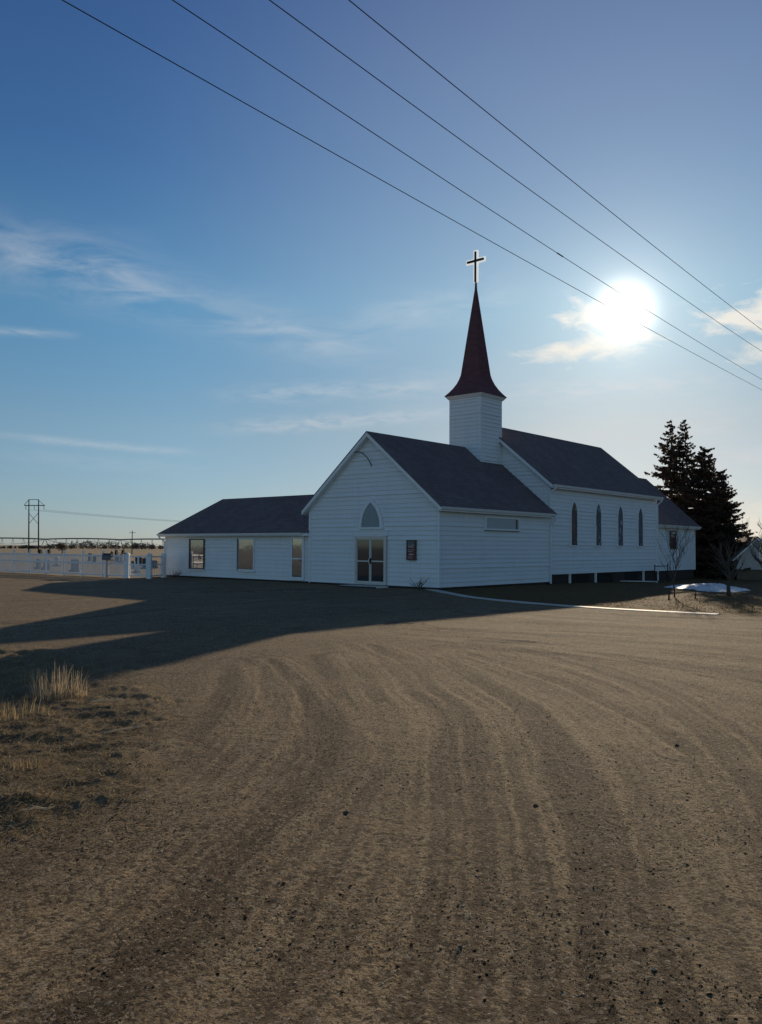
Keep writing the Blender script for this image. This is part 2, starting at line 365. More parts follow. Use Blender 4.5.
    def fn(t, b):
        co = t.coord(); b.inputs['Specular IOR Level'].default_value = .12; b.inputs['Roughness'].default_value = .9
        n1 = t.noise(co, .35, 5, .6); n2 = t.noise(co, 2.2, 6, .65); n3 = t.noise(co, 14, 5, .7); n4 = t.noise(co, 75, 4, .75);  n5 = t.noise(co, 230, 3, .7)
        wv = t.n.new('ShaderNodeTexNoise'); t.val(wv.inputs['Vector'], co); wv.inputs['Scale'].default_value = 55; wv.inputs['Detail'].default_value = 3; sb = t.n.new('ShaderNodeVectorMath'); sb.operation = 'SCALE'; t.l.new(wv.outputs['Color'], sb.inputs[0]); sb.inputs['Scale'].default_value = .035; ad = t.n.new('ShaderNodeVectorMath'); t.l.new(co, ad.inputs[0]); t.l.new(sb.outputs[0], ad.inputs[1]); wco = ad.outputs[0]
        v = t.n.new('ShaderNodeTexVoronoi'); t.val(v.inputs[0], wco); v.inputs['Scale'].default_value = 38; sp = t.n.new('ShaderNodeSeparateColor'); t.l.new(v.outputs['Color'], sp.inputs[0])
        v2 = t.n.new('ShaderNodeTexVoronoi'); t.val(v2.inputs[0], wco); v2.inputs['Scale'].default_value = 95; sp2 = t.n.new('ShaderNodeSeparateColor'); t.l.new(v2.outputs['Color'], sp2.inputs[0])
        tan = t.mix(n2, (.36,.255,.142), (.56,.41,.236)); brown = t.mix(n2, (.105,.069,.038), (.190,.128,.071))
        k = t.math('ADD', t.math('MULTIPLY', t.math('SUBTRACT', n3, .5), 1.5), t.math('MULTIPLY', t.math('SUBTRACT', n1, .5), 1.3))
        k = t.math('ADD', k, t.math('MULTIPLY', t.math('SUBTRACT', n2, .5), 1.0)); k = t.math('ADD', k, t.math('MULTIPLY', t.math('SUBTRACT', n4, .5), .9))
        k = t.math('ADD', k, .55); k = t.math('ADD', k, t.math('MULTIPLY', t.math('MULTIPLY', t.attr('track'), t.rng(t.math('ADD', n3, n2), .7, 1.3, .35, 1.5)), .9), clamp=True)
        ncr = t.noise(co, 30, 5, .72, .3); amt = t.rng(t.math('ADD', n2, n1), .75, 1.25, .25, 1.); crumb = t.math('MULTIPLY', t.rng(ncr, .53, .66), amt)
        c = t.mix(k, brown, tan); c = t.mix(t.math('MULTIPLY', crumb, .62), c, (.070,.044,.025)); c = t.mix(t.rng(sp2.outputs[1], .58, .75, 0, .8), c, (.062,.040,.023)); c = t.mix(t.rng(sp2.outputs[0], .86, .94, 0, .7), c, (.58,.48,.34)); c = t.mix(t.rng(n5, .35, .7, .42, 0), c, (.07,.045,.027)); c = t.mix(t.rng(sp.outputs[0], .88, .96, 0, .5), c, (.38,.31,.22)); c = t.mix(t.rng(sp.outputs[1], .76, .88, 0, .8), c, (.05,.033,.020))  # dark soil specks in the colour; they also stand in for crumbs' shaded sides
        gr = t.mix(t.math('MULTIPLY', t.math('ADD', n3, n2), .5), (.085,.061,.034), (.33,.245,.140)); 
        lw = t.mix(t.math('MULTIPLY', t.math('ADD', n3, n1), .5), (.062,.036,.014), (.165,.102,.042)); fl = t.mix(n1, (.20,.15,.09), (.36,.275,.17))
        g = t.mix(t.attr('patch'), fl, gr); g = t.mix(t.attr('lawn'), g, lw)
        t.val(b.inputs['Base Color'], t.mix(t.attr('grass'), c, g))
        h = t.math('ADD', t.math('MULTIPLY', n3, .35), t.math('MULTIPLY', n4, .95)); h = t.math('ADD', h, t.math('MULTIPLY', crumb, t.math('SUBTRACT', 1., t.attr('grass')))); h = t.math('ADD', h, t.math('MULTIPLY', ncr, .5)); h = t.math('ADD', h, t.math('MULTIPLY', n5, .45)); h = t.math('ADD', h, t.math('MULTIPLY', t.rng(v.outputs['Distance'], 0, .6, 1, 0), .35))
        t.val(b.inputs['Normal'], t.bump(h, .85, .026))
    me.materials.append(mat('gravel and dry ground', fn=fn))
    return x, y, z
gx, gy, gz = make_ground()
def gheight(x, y):
    """height of the built ground near a point"""
    i = int(np.argmin((gx-x)**2+(gy-y)**2)); return float(gz[i])

# loose gravel: a carpet nobody could count
def gravel():
    N = 170000; a = np.radians(rng.uniform(-32, 32, N)); r = 2.0*np.exp(rng.random(N)**.85*math.log(8.0)); x = r*np.sin(a); y = r*np.cos(a)
    keep = polyd(x, y, GRASS_PATCH) < .1
    dens = np.clip(.40+2.2*fbm(x, y, .8, 4), .03, 1)
    for pts, w, dep, tone in TRACKS:
        if tone <= -.8: dens = np.maximum(dens, .95*np.exp(-(lined(x, y, pts)/(w*1.6))**2))
    keep &= rng.random(N) < dens; x = x[keep]; y = y[keep]; r = r[keep]; n = len(x)
    from mathutils.kdtree import KDTree
    mm = (np.hypot(gx, gy) < 20) & (gy > 0); ii = np.nonzero(mm)[0]; kd = KDTree(len(ii))
    for j, i in enumerate(ii): kd.insert((gx[i], gy[i], 0), j)
    kd.balance(); z = np.array([gz[ii[kd.find((a_, b_, 0))[1]]] for a_, b_ in zip(x, y)])
    s = .00135*np.exp(rng.normal(0, .55, n))*(1+.045*r); big = rng.random(n) < .028; s[big] *= 2.2; s = np.clip(s, .0007, .0095)
    base = np.array([(1,0,0),(.3,.95,0),(-.8,.6,0),(-.8,-.6,0),(.3,-.95,0),(.15,.1,.8),(0,0,-.6)])
    tri = np.array([(0,1,5),(1,2,5),(2,3,5),(3,4,5),(4,0,5),(1,0,6),(2,1,6),(3,2,6),(4,3,6),(0,4,6)])
    V = base[None]*(1+.35*rng.uniform(-1, 1, (n, 7, 3)))*s[:, None, None]*np.array([1.3, 1, .55]); ca, sa = np.cos(t := rng.uniform(0, 6.28, n)), np.sin(t)
    X = V[..., 0]*ca[:, None]-V[..., 1]*sa[:, None]+x[:, None]; Y = V[..., 0]*sa[:, None]+V[..., 1]*ca[:, None]+y[:, None]; Z = V[..., 2]+(z+s*.25)[:, None]
    me = bpy.data.meshes.new('loose_gravel'); me.vertices.add(n*7); me.vertices.foreach_set('co', np.stack([X, Y, Z], -1).ravel().astype(np.float32))
    fi = (tri[None]+7*np.arange(n)[:, None, None]).reshape(-1); nf = len(fi)//3
    me.loops.add(nf*3); me.loops.foreach_set('vertex_index', fi.astype(np.int32)); me.polygons.add(nf)
    me.polygons.foreach_set('loop_start', np.arange(0, nf*3, 3, dtype=np.int32)); me.polygons.foreach_set('loop_total', np.full(nf, 3, np.int32)); me.update(calc_edges=True)
    me.materials.append(STONE); o = bpy.data.objects.new('loose_gravel', me); col.objects.link(o)
    tag(o, 'loose tan gravel and small stones strewn over the dirt lot', 'gravel', kind='stuff')
    return kd, ii
KD, KI = gravel()
def gz_at(x, y): return float(gz[KI[KD.find((x, y, 0))[1]]])

def blades(mb, x, y, z, h, lean, w, az=None):
    az = random.uniform(0, 6.28) if az is None else az; dx, dy = math.cos(az), math.sin(az); b = az+1.57+random.uniform(-.5, .5); wx, wy = math.cos(b)*w/2, math.sin(b)*w/2
    l1, l2 = lean*h*.35, lean*h; z1 = h*.6; z2 = max(.01, h*(1-.6*lean*lean))
    if z2 < z1: z1 = z2*.8
    mb.add([(x-wx,y-wy,z-.01),(x+wx,y+wy,z-.01),(x+dx*l1+wx*.7,y+dy*l1+wy*.7,z+z1),(x+dx*l1-wx*.7,y+dy*l1-wy*.7,z+z1),(x+dx*l2,y+dy*l2,z+z2)], [(0,1,2,3),(3,2,4)])
def dead_grass():
    mb = MB(); n = 0
    while n < 30000:
        px, py = random.uniform(-90, 190), random.uniform(640, 850)
        p = hit(px, py); d = float(polyd(np.array([p.x]), np.array([p.y]), GRASS_PATCH)[0])+.7*float(fbm(np.array([p.x]), np.array([p.y]), .9, 3)[0])
        if random.random() > sstep(-.5, .6, d)*.9+(.04 if d > -1.3 else 0): continue
        z = gz_at(p.x, p.y) if p.y < 19 else p.z+.05
        h = random.uniform(.04, .13)*(1.4 if random.random() < .06 else 1); blades(mb, p.x, p.y, z-.004, h, random.uniform(1.0, 1.7), random.uniform(.005, .012)); n += 1
    o = mb.build('dead_grass', MATTED); tag(o, 'flattened brown dead grass on the verge beside the gravel', 'grass', kind='stuff')
dead_grass()
def clump(px, py, n, spread, hmin, hmax, m, label, name='grass_clump', seed=1):
    random.seed(seed); p = hit(px, py); mb = MB(); zc = gz_at(p.x, p.y)
    for _ in range(n):
        a = random.uniform(0, 6.28); q = spread*math.sqrt(random.random()); x, y = p.x+q*math.cos(a)*1.4, p.y+q*math.sin(a)
        h = hmin+(hmax-hmin)*random.random()**1.4; h *= 1-.35*q/spread; b = random.choice([a, a, random.uniform(0, 6.28)])+random.gauss(0, .4); ln_ = abs(random.gauss(.28, .25)); ww = random.uniform(.0025, .006)
        wx, wy = -math.sin(b)*ww, math.cos(b)*ww; z0_ = gz_at(x, y)-zc-.01; P_ = []
        for k in range(5):
            t_ = k/4; rr_ = h*ln_*(t_**1.9)*(1.6 if ln_ > .5 else 1); zz = h*(t_-.38*ln_*t_**3); P_.append((x-p.x+math.cos(b)*rr_, y-p.y+math.sin(b)*rr_, z0_+zz))
        mb.add([(X0+sg*wx*(1-.8*k/4), Y0+sg*wy*(1-.8*k/4), Z0) for k, (X0, Y0, Z0) in enumerate(P_) for sg in (-1, 1)], [(2*k, 2*k+1, 2*k+3, 2*k+2) for k in range(4)])
    o = mb.build(name, m); o.location = (p.x, p.y, zc); tag(o, label, 'grass clump'); return o
clump(58, 698, 460, .24, .08, .54, STRAW, 'tall tan clump of dry grass standing on the verge at the edge of the shadow')
clump(12, 722, 240, .30, .05, .32, MATTED, 'low grey tuft of dry weeds at left edge in the dark hollow', seed=2)
clump(22, 772, 170, .13, .03, .14, MATTED, 'small flattened brown tuft nearest the left edge below the weeds', seed=14)
def lawn_blades():
    mb = MB(); n = 0; random.seed(31)
    while n < 9000:
        px, py = random.uniform(440, 800), random.uniform(585, 619); p = hit(px, py)
        if float(polyd(np.array([p.x]), np.array([p.y]), LAWN)[0]) < .35 or (p.x-CX)*UX+(p.y-CY)*UY < W1_+.3: continue
        blades(mb, p.x, p.y, p.z, random.uniform(.03, .09), random.uniform(.6, 1.4), random.uniform(.010, .022)); n += 1
    o = mb.build('dormant_lawn', mat('dormant lawn grass', rough=.85, spec=.1, fn=f_needle((.085,.050,.020), (.26,.155,.065), .35))); tag(o, 'short dormant brown grass covering the lawn beside the church', 'grass', kind='stuff')
W1_ = 4.1
lawn_blades()
clump(34, 684, 170, .2, .05, .30, MATTED, 'thin brown weeds in shadow just left behind the tall tan clump', seed=7)
def straw():
    mb = MB(); n = 0; random.seed(17)
    while n < 2600:
        px, py = random.uniform(-90, 175), random.uniform(660, 835); p = hit(px, py)
        if float(polyd(np.array([p.x]), np.array([p.y]), GRASS_PATCH)[0])+.6*random.gauss(0, .4) < 0: continue
        blades(mb, p.x, p.y, gz_at(p.x, p.y), random.uniform(.08, .24), random.uniform(1.25, 1.75), random.uniform(.003, .007)); n += 1
    o = mb.build('loose_straw', STRAW); tag(o, 'loose pale straw lying tangled over the brown verge', 'straw', kind='stuff')
straw()
def husk(px, py, L, az, label, name, m=HUSK, w=.035, seed=0):
    random.seed(seed); p = hit(px, py); mb = MB(); n = 7; pts = []
    for i in range(n):
        t = i/(n-1)-.5; pts.append((t*L*math.cos(az)+.015*random.uniform(-1, 1), t*L*math.sin(az)+.015*random.uniform(-1, 1), .02+.025*random.random()))
    mb.tube(pts, [w*.25]+[w*(.45+.2*random.random()) for _ in range(n-2)]+[w*.1], 6)
    for k in range(3):
        a = az+random.uniform(-.9, .9); q = pts[random.randint(1, 5)]; l = L*.3
        mb.tube([q, (q[0]+l*.5*math.cos(a), q[1]+l*.5*math.sin(a), q[2]+.03), (q[0]+l*math.cos(a), q[1]+l*math.sin(a), q[2]+.01)], [w*.3, w*.25, w*.06], 5)
    o = mb.build(name, m, smooth=True); o.location = (p.x, p.y, gz_at(p.x, p.y)+.02); tag(o, label, 'plant debris')
husk(125, 735, .42, .55, w=.017, label='long pale dry stalk lying across the edge of verge and gravel', name='dry_stalk', seed=3)
husk(108, 711, .34, .3, 'short frayed pale corn husk lying on the dead grass', 'dry_husk', w=.022, seed=4)
husk(38, 818, .2, .2, 'pale thin straw lying at the bottom of the verge', 'dry_straw', w=.014, seed=8)
husk(468, 930, .085, 1.4, 'tiny pale twig lying alone on the gravel near the camera', 'twig', w=.005, seed=6)
def clod(px, py, s, label, m=CLOD, seed=0, name='dirt_clod'):
    p = hit(px, py); r = np.random.default_rng(seed); mb = MB(); vs = []; n, k = 12, 7
    for i in range(k):
        for j in range(n):
            a, b = math.pi*i/(k-1), 2*math.pi*j/n; d = s*(1+.28*r.uniform(-1, 1)); vs.append((d*1.3*math.sin(a)*math.cos(b), d*math.sin(a)*math.sin(b), d*.62*math.cos(a)))
    mb.add(vs, [(i*n+j, i*n+(j+1) % n, (i+1)*n+(j+1) % n, (i+1)*n+j) for i in range(k-1) for j in range(n)])
    o = mb.build(name, m); o.location = (p.x, p.y, gz_at(p.x, p.y)+s*.3); tag(o, label, 'stone' if 'stone' in label else 'clod')
clod(346, 811, .015, 'dark lumpy clod of soil in the middle of the lot', seed=1)
clod(677, 745, .017, 'dark clod at the right end of the deepest short wheel rut', seed=2)
clod(536, 806, .014, 'flat dark clod on the right half of the lot between two ruts', seed=3)
clod(654, 970, .009, 'rounded tan stone half buried among the gravel at lower right', m=mat('pale tan stone', (.42,.33,.23), .9, .05, var=.2, vscale=30), seed=4, name='stone')

# ------------------------------------------------------------------ lot edge, snow, slab
def strip(name, pts, w, h, m):
    P = spline([hit(*p) for p in pts], 6); mb = MB(); vs = []; fs = []
    for i, (x, y) in enumerate(P):
        ax, ay = P[max(i-1, 0)]; bx, by = P[min(i+1, len(P)-1)]; l = math.hypot(bx-ax, by-ay); nx, ny = -(by-ay)/l*w/2, (bx-ax)/l*w/2; z = float(terrain(x, y))
        vs += [(x+nx, y+ny, z-.15), (x+nx, y+ny, z+h), (x-nx, y-ny, z+h), (x-nx, y-ny, z-.15)]
    n = len(P)
    for i in range(n-1):
        for k in range(4): fs.append((4*i+k, 4*i+(k+1) % 4, 4*i+4+(k+1) % 4, 4*i+4+k))
    fs += [(0,1,2,3), (4*n-4, 4*n-1, 4*n-2, 4*n-3)]
    mb.add(vs, fs); o = mb.build(name, m); o['kind'] = 'structure'
strip('kerb', [(426,588.6),(455,594.5),(481,598.5),(540,604),(600,608.3),(660,611.7),(718,614.6)], .40, .02, mat('damp pale kerb concrete', (.50,.47,.42), .7, .12, var=.3, vscale=3))
def snow(poly_px, h, name='snow_patch', seed=0):
    P = spline([hit(*p) for p in poly_px+poly_px[:1]], 6)[:-1]; c = np.mean(P, 0); mb = MB(); vs = []; fs = []; n = len(P); r = np.random.default_rng(seed); K = 7
    for k in range(K):
        t = 1-k/(K-1)*.97
        for i, (x, y) in enumerate(P):
            tt = t*(1+.10*r.uniform(-1, 1)) if k else t*(1+.06*r.uniform(-1, 1)); X, Y = c[0]+(x-c[0])*tt, c[1]+(y-c[1])*tt
            vs.append((X, Y, float(terrain(X, Y))+(h*(1-t*t)+.03*r.uniform(-1, 1) if k else -.05)))
    for k in range(K-1):
        for i in range(n): fs.append((k*n+i, k*n+(i+1) % n, (k+1)*n+(i+1) % n, (k+1)*n+i))
    fs.append(tuple((K-1)*n+i for i in range(n))); mb.add(vs, fs); o = mb.build(name, SNOW, smooth=True); o['kind'] = 'structure'
snow([(660,587),(680,585.2),(702,584.2),(722,584),(738,588),(753,590.5),(738,592),(715,592.4),(702,591.2),(688,589.8),(672,588.6)], .16)
snow([(704,577.2),(715,576),(728,577),(734,578.5),(720,578.8)], .10, seed=1)

# ------------------------------------------------------------------ church
church = empty('church', (CX, CY, 0), -YAW, label='white wooden church with dark roofs and a maroon steeple topped by a cross', cat='church')
X_, Y_, Z_ = Vector((1,0,0)), Vector((0,1,0)), Vector((0,0,1))
GZ = -.75
def sidewalls(name, x0, x1, y0, y1, zb, eave, apex=None, sides='FRBL'):
    mb = MB(); xm = (x0+x1)/2; w = (x1-x0)/2
    gab = [(-w,zb),(w,zb),(w,eave)]+([(0,apex)] if apex else [])+[(-w,eave)]; d = y1-y0; rec = [(0,zb),(d,zb),(d,eave),(0,eave)]
    if 'F' in sides: mb.siding(gab, (xm,y0,0), X_, -Y_)
    if 'B' in sides: mb.siding(gab, (xm,y1,0), -X_, Y_)
    if 'R' in sides: mb.siding(rec, (x1,y0,0), Y_, X_)
    if 'L' in sides: mb.siding(rec, (x0,y1,0), -Y_, -X_)
    return mb.build(name, SIDING, church)
def chevron(name, Wd, he, H, t, y0, y1, m, xc=0, parent=church, name_=None):
    poly = [(-Wd,he),(-Wd,he-t),(0,H-t),(Wd,he-t),(Wd,he),(0,H)]
    mb = MB(); n = 6; vs = [(xc+p, y, q) for y in (y0, y1) for p, q in poly]
    fs = [(0,1,2,5),(2,3,4,5),(6+5,6+2,6+1,6+0),(6+5,6+4,6+3,6+2)]+[(i, 6+i, 6+(i+1) % 6, (i+1) % 6) for i in range(6)]
    mb.add(vs, fs); return mb.build(name, m, parent)
def gable_roof(Wd, he, H, y0, y1):
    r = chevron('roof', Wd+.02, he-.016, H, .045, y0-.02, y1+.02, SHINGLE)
    return r, chevron('roof_trim', Wd, he-.047, H-.047, .20, y0, y1, TRIM)
def corner(x, y, sx, sy, z0, z1, w=.09, t=.05):
    """corner board: outward along sx and sy"""
    mb = MB(); xa, xb = sorted((x+sx*t, x-sx*w)); ya, yb = sorted((y+sy*t, y+sy*.003)); mb.box(xa, xb, ya, yb, z0, z1)
    xa, xb = sorted((x+sx*t, x+sx*.003)); ya, yb = sorted((y, y-sy*w)); mb.box(xa, xb, ya, yb, z0, z1); return mb
def gutter(name_x, x, sx, y0, y1, z, down=None):
    mb = MB(); pr = [(0,0),(0,-.11),(.07,-.12),(.11,-.03),(.12,0),(.105,0),(.095,-.03),(.065,-.10),(.012,-.095),(.012,0)]
    mb.extrude(pr, (x,y0,z), (sx,0,0), (0,0,1), (0,1,0), y1-y0); g = mb.build('gutter', TRIM, church)
    return g
def downspout(pts):
    m = MB(); 
    for a, b in zip(pts[:-1], pts[1:]): m.beam(a, b, .075, .075)
    return m.build('downspout', TRIM, church)
def foundation(x0, x1, y0, y1, top):
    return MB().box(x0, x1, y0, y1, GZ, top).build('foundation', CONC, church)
W1, H1E, H1R, D1 = 4.072, 3.604, 7.234, 9.78
OH = .312; SL = (H1R-H1E)/(W1+OH)
# entry block
sidewalls('entry_wall', -W1, W1, 0, D1, .0, H1E-.2+SL*OH, H1R-.2)
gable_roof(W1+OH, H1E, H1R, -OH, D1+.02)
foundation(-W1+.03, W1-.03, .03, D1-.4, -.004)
for q in (corner(W1, 0, 1, -1, .0, H1E-.06, .035, .045), corner(-W1, 0, -1, -1, .0, H1E-.06, .08, .05)): q.build('corner_board', TRIM, church)
gutter(0, W1+OH+.004, 1, -OH, D1-.02, H1E-.05)
downspout([(W1+OH+.06, D1-.16, H1E-.14), (W1+OH+.06, D1-.16, H1E-.26), (W1+.07, D1-.16, H1E-.62), (W1+.07, D1-.16, -.1)])
# nave
W2, H2E, H2R, D2, ZB = 4.015, 5.172, 8.722, 13.712, .469
S2 = (H2R-H2E)/(W2+OH); E2 = D1+D2
sidewalls('nave_wall', -W2, W2, D1, E2, ZB, H2E-.2+S2*OH, H2R-.2)
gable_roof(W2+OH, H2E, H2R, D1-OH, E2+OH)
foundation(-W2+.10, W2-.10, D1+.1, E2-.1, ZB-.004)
MB().box(W2-.06, W2+.034, D1+.12, E2, ZB-.10, ZB-.003).build('sill_board', TRIM, church)
gutter(0, W2+OH+.004, 1, D1-OH, E2+OH, H2E-.05)
corner(W2, E2, 1, 1, ZB, H2E-.06).build('corner_board', TRIM, church)
corner(W2, D1, 1, -1, H1E, H2E-.06, .05).build('corner_board', TRIM, church)
downspout([(W2+OH+.06, D1-.1, H2E-.14), (W2+OH+.06, D1-.1, H2E-.28), (W2+.09, D1-.1, H2E-.52), (W2+.09, D1-.1, H1E+.32)])
downspout([(W2+OH+.06, E2+.12, H2E-.14), (W2+OH+.06, E2+.12, H2E-.28), (W2+.08, E2+.08, H2E-.55), (W2+.08, E2+.08, -.3)])
for v in (11.95, 15.0, 21.55):
    MB().box(W2-.07, W2+.02, v-.06, v+.06, GZ, ZB-.105).build('foundation_post', TRIM, church)
MB().box(W2-.097, W2-.05, 17.2, 18.5, GZ, ZB-.105).build('foundation_panel', CONC, church)
for v in (12.4, 15.4, 19.0):
    MB().box(W2-.098, W2-.085, v, v+1.9, -.22, .30).build('basement_window', DARKM, church)
# annex behind the nave
XA, EA, YA1 = 3.72, 3.42, 31.0; HA = 7.05; SA = (HA-EA)/(XA+.3)
sidewalls('annex_wall', -XA, XA, E2+.03, YA1, .30, EA-.2+SA*.3, HA-.2, 'RBL')
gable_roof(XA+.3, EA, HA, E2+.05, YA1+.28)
foundation(-XA+.06, XA-.06, E2+.03, YA1-.06, .296)
corner(XA, YA1, 1, 1, .30, EA-.06).build('corner_board', TRIM, church)
gutter(0, XA+.304, 1, E2+.35, YA1+.28, EA-.05)
# wing to the left of the entry
WL, YW0, EW, RW, DW = -W1-12.69, .192, 2.50, 4.616, 2.343
YW1 = YW0+2*DW
sidewalls('wing_wall', WL, -W1-.03, YW0, YW1, .0, EW-.12, None, 'FBL')
foundation(WL+.03, -W1-.05, YW0+.03, YW1-.03, -.004)
o2 = .36; a = [(WL-o2,YW0-o2,EW),(-W1-.03,YW0-o2,EW),(-W1-.03,YW1+o2,EW),(WL-o2,YW1+o2,EW),(WL+DW+.05,YW0+DW,RW),(-W1-.03,YW0+DW,RW)]
mb = MB(); mb.add(a+[(x,y,z-.05) for x,y,z in a], [(0,1,5,4),(2,3,4,5),(3,0,4),(6,10,11,7),(8,11,10,9),(9,10,6),(0,6,7,1),(2,8,9,3),(3,9,6,0),(1,7,11,8,2,5)])
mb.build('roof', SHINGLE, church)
MB().box(WL-o2+.02, -W1-.03, YW0-o2+.02, YW1+o2-.02, EW-.20, EW-.055).build('roof_trim', TRIM, church)
mb = MB(); pr = [(0,0),(0,-.11),(.07,-.12),(.11,-.03),(.12,0),(.105,0),(.095,-.03),(.065,-.10),(.012,-.095),(.012,0)]
mb.extrude(pr, (WL-o2, YW0-o2+.016, EW-.04), (0,-1,0), (0,0,1), (1,0,0), -W1-OH-.1-(WL-o2)); mb.build('gutter', TRIM, church)
corner(WL, YW0, -1, -1, .0, EW-.2, .1).build('corner_board', TRIM, church)
downspout([(WL-.2, YW0-o2-.03, EW-.14), (WL-.2, YW0-o2-.03, EW-.24), (WL-.05, YW0-.08, EW-.5), (WL-.05, YW0-.08, -.05)])
downspout([(-W1-.13, YW0-.06, EW-.2), (-W1-.13, YW0-.06, -.05)])
# tower and spire
T, TV, TZ = 1.01, 7.68, 9.82
TC = TV+T
mb = MB()
for o, aa, cc in (((0,TC-T,0), X_, -Y_), ((T,TC,0), Y_, X_), ((0,TC+T,0), -X_, Y_), ((-T,TC,0), -Y_, -X_)):
    mb.siding([(-T,4.6),(T,4.6),(T,TZ),(-T,TZ)], o, aa, cc)
tower = mb.build('tower', SIDING, church)
for sx in (-1, 1):
    for sy in (-1, 1): corner(sx*T, TC+sy*T, sx, sy, 5.6, TZ, .085, .03).build('corner_board', TRIM, tower)
def sqprof(prof, name, m, parent):
    mb = MB(); vs = [(sx*k, TC+sy*k, z) for k, z in prof for sx, sy in ((-1,-1),(1,-1),(1,1),(-1,1))]; n = len(prof)
    fs = [(4*i+k, 4*i+(k+1) % 4, 4*i+4+(k+1) % 4, 4*i+4+k) for i in range(n-1) for k in range(4)]+[(3,2,1,0), tuple(4*(n-1)+k for k in range(4))]
    mb.add(vs, fs); return mb.build(name, m, parent)
sqprof([(T+.036,TZ-.02),(T+.036,TZ+.07),(T+.09,TZ+.11),(T+.19,TZ+.24),(T+.19,TZ+.27)], 'cornice', TRIM, tower)
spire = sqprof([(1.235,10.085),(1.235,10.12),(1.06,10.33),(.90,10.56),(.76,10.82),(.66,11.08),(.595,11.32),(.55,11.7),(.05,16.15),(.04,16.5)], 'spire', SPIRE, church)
cr = MB(); cr.tube([(0,TC,16.1),(0,TC,16.62)], .045, 8); cr.box(-.055,.055,TC-.09,TC-.045,16.55,18.28); cr.box(-.56,-.058,TC-.09,TC-.045,17.70,17.82); cr.box(.058,.56,TC-.09,TC-.045,17.70,17.82)
cross = cr.build('cross', DARKM, church)
def outl(a, b, z0, z1, c, d):  # half width a, arm half length b, arm heights c..d
    return [(-a,z0),(a,z0),(a,c),(b,c),(b,d),(a,d),(a,z1),(-a,z1),(-a,d),(-b,d),(-b,c),(-a,c)]
m = bpy.data.materials.new('lit white tube'); m.use_nodes = True; bb = m.node_tree.nodes['Principled BSDF']; bb.inputs['Base Color'].default_value = (.8,.8,.78,1)
bb.inputs['Emission Color'].default_value = (1,.97,.88,1); bb.inputs['Emission Strength'].default_value = .55
MB().ring(outl(.145,.635,16.55,18.36,17.625,17.895), outl(.062,.57,16.57,18.29,17.69,17.83), (0,TC-.04,0), X_, Z_, Y_, .09).build('light_rim', m, cross)
# openings
def lancet(w, z0, za, n=8, hgt=None):
    h = hgt or .95*w; zs = za-h; r = (h*h+w*w/4)/w; P = [(-w/2,z0),(w/2,z0)]; am = math.asin(min(1, h/r))
    P += [(w/2-r+r*math.cos(am*i/n), zs+r*math.sin(am*i/n)) for i in range(n)]+[(0,za)]
    P += [(-(w/2-r+r*math.cos(am*i/n)), zs+r*math.sin(am*i/n)) for i in range(n-1, -1, -1)]
    return P
def rect(w, z0, z1): return [(-w/2,z0),(w/2,z0),(w/2,z1),(-w/2,z1)]
def opening(name, outer, inner, o, a, c, fm, pm, depth=.105):
    w = MB().ring(outer, inner, o, a, Z_, c, depth).build(name, fm, church)
    p = MB().extrude(inner, Vector(o)+Vector(c)*.062, a, Z_, c, .02).build('pane', pm, w); return w
# entry: transom and double door
opening('transom_window', lancet(1.52, 2.60, 4.07, hgt=1.36), lancet(1.16, 2.70, 3.86, hgt=1.12), (.10,0,0), X_, -Y_, TRIM, TRANSOM, .115)
MB().box(-.95, 1.16, -.10, -.002, 2.29, 2.52).build('door_header', TRIM, church)
MB().box(-.98, 1.19, -.13, -.002, 2.522, 2.56).build('door_header_cap', TRIM, church)
fr = MB().ring([(-.98,.0),(.98,.0),(.98,2.285),(-.98,2.285)], [(-.89,.05),(.89,.05),(.89,2.20),(-.89,2.20)], (.1,0,0), X_, Z_, -Y_, .125).build('door_frame', ALU, church)
for s in (-1, 1):
    x0, x1 = (-.785, .092) if s < 0 else (.108, .985)
    d = MB().ring([(x0,.055),(x1,.055),(x1,2.195),(x0,2.195)], [(x0+.06,.16),(x1-.06,.16),(x1-.06,2.12),(x0+.06,2.12)], (0,0,0), X_, Z_, -Y_, .098).build('door', ALU, church)
    MB().box(x0+.062, x1-.062, -.082, -.06, .162, 2.118).build('pane', DOORG, d)
    MB().box(x0+.062, x1-.062, -.115, -.084, 1.07, 1.13).build('push_bar', ALU, d)
    hx = x1-.03 if s < 0 else x0+.03
    MB().box(hx-.02, hx+.02, -.16, -.10, .98, 1.24).build('handle', DARKM if s > 0 else ALU, d)
# small high window in the entry block's side
mb = MB()
opening('side_window', rect(3.05, 2.60, 3.24), rect(2.85, 2.68, 3.17), (W1,5.0,0), Y_, X_, TRIM, LOUVRE)
MB().box(W1+.084, W1+.112, 6.2, 6.28, 2.682, 3.168).build('window_mullion', DKFRAME, church)
MB().box(W1+.03, W1+.12, 3.5, 6.5, 2.575, 2.597).build('window_sill', DKFRAME, church)
# gooseneck lamp bracket high on the gable
g = MB(); g.tube([(-.70,-.36,6.26),(-.45,-.38,6.29),(-.18,-.36,6.18),(.02,-.28,5.98),(.10,-.16,5.76),(.10,-.05,5.58)], .02, 6); g.build('lamp_bracket', DARKM, church)
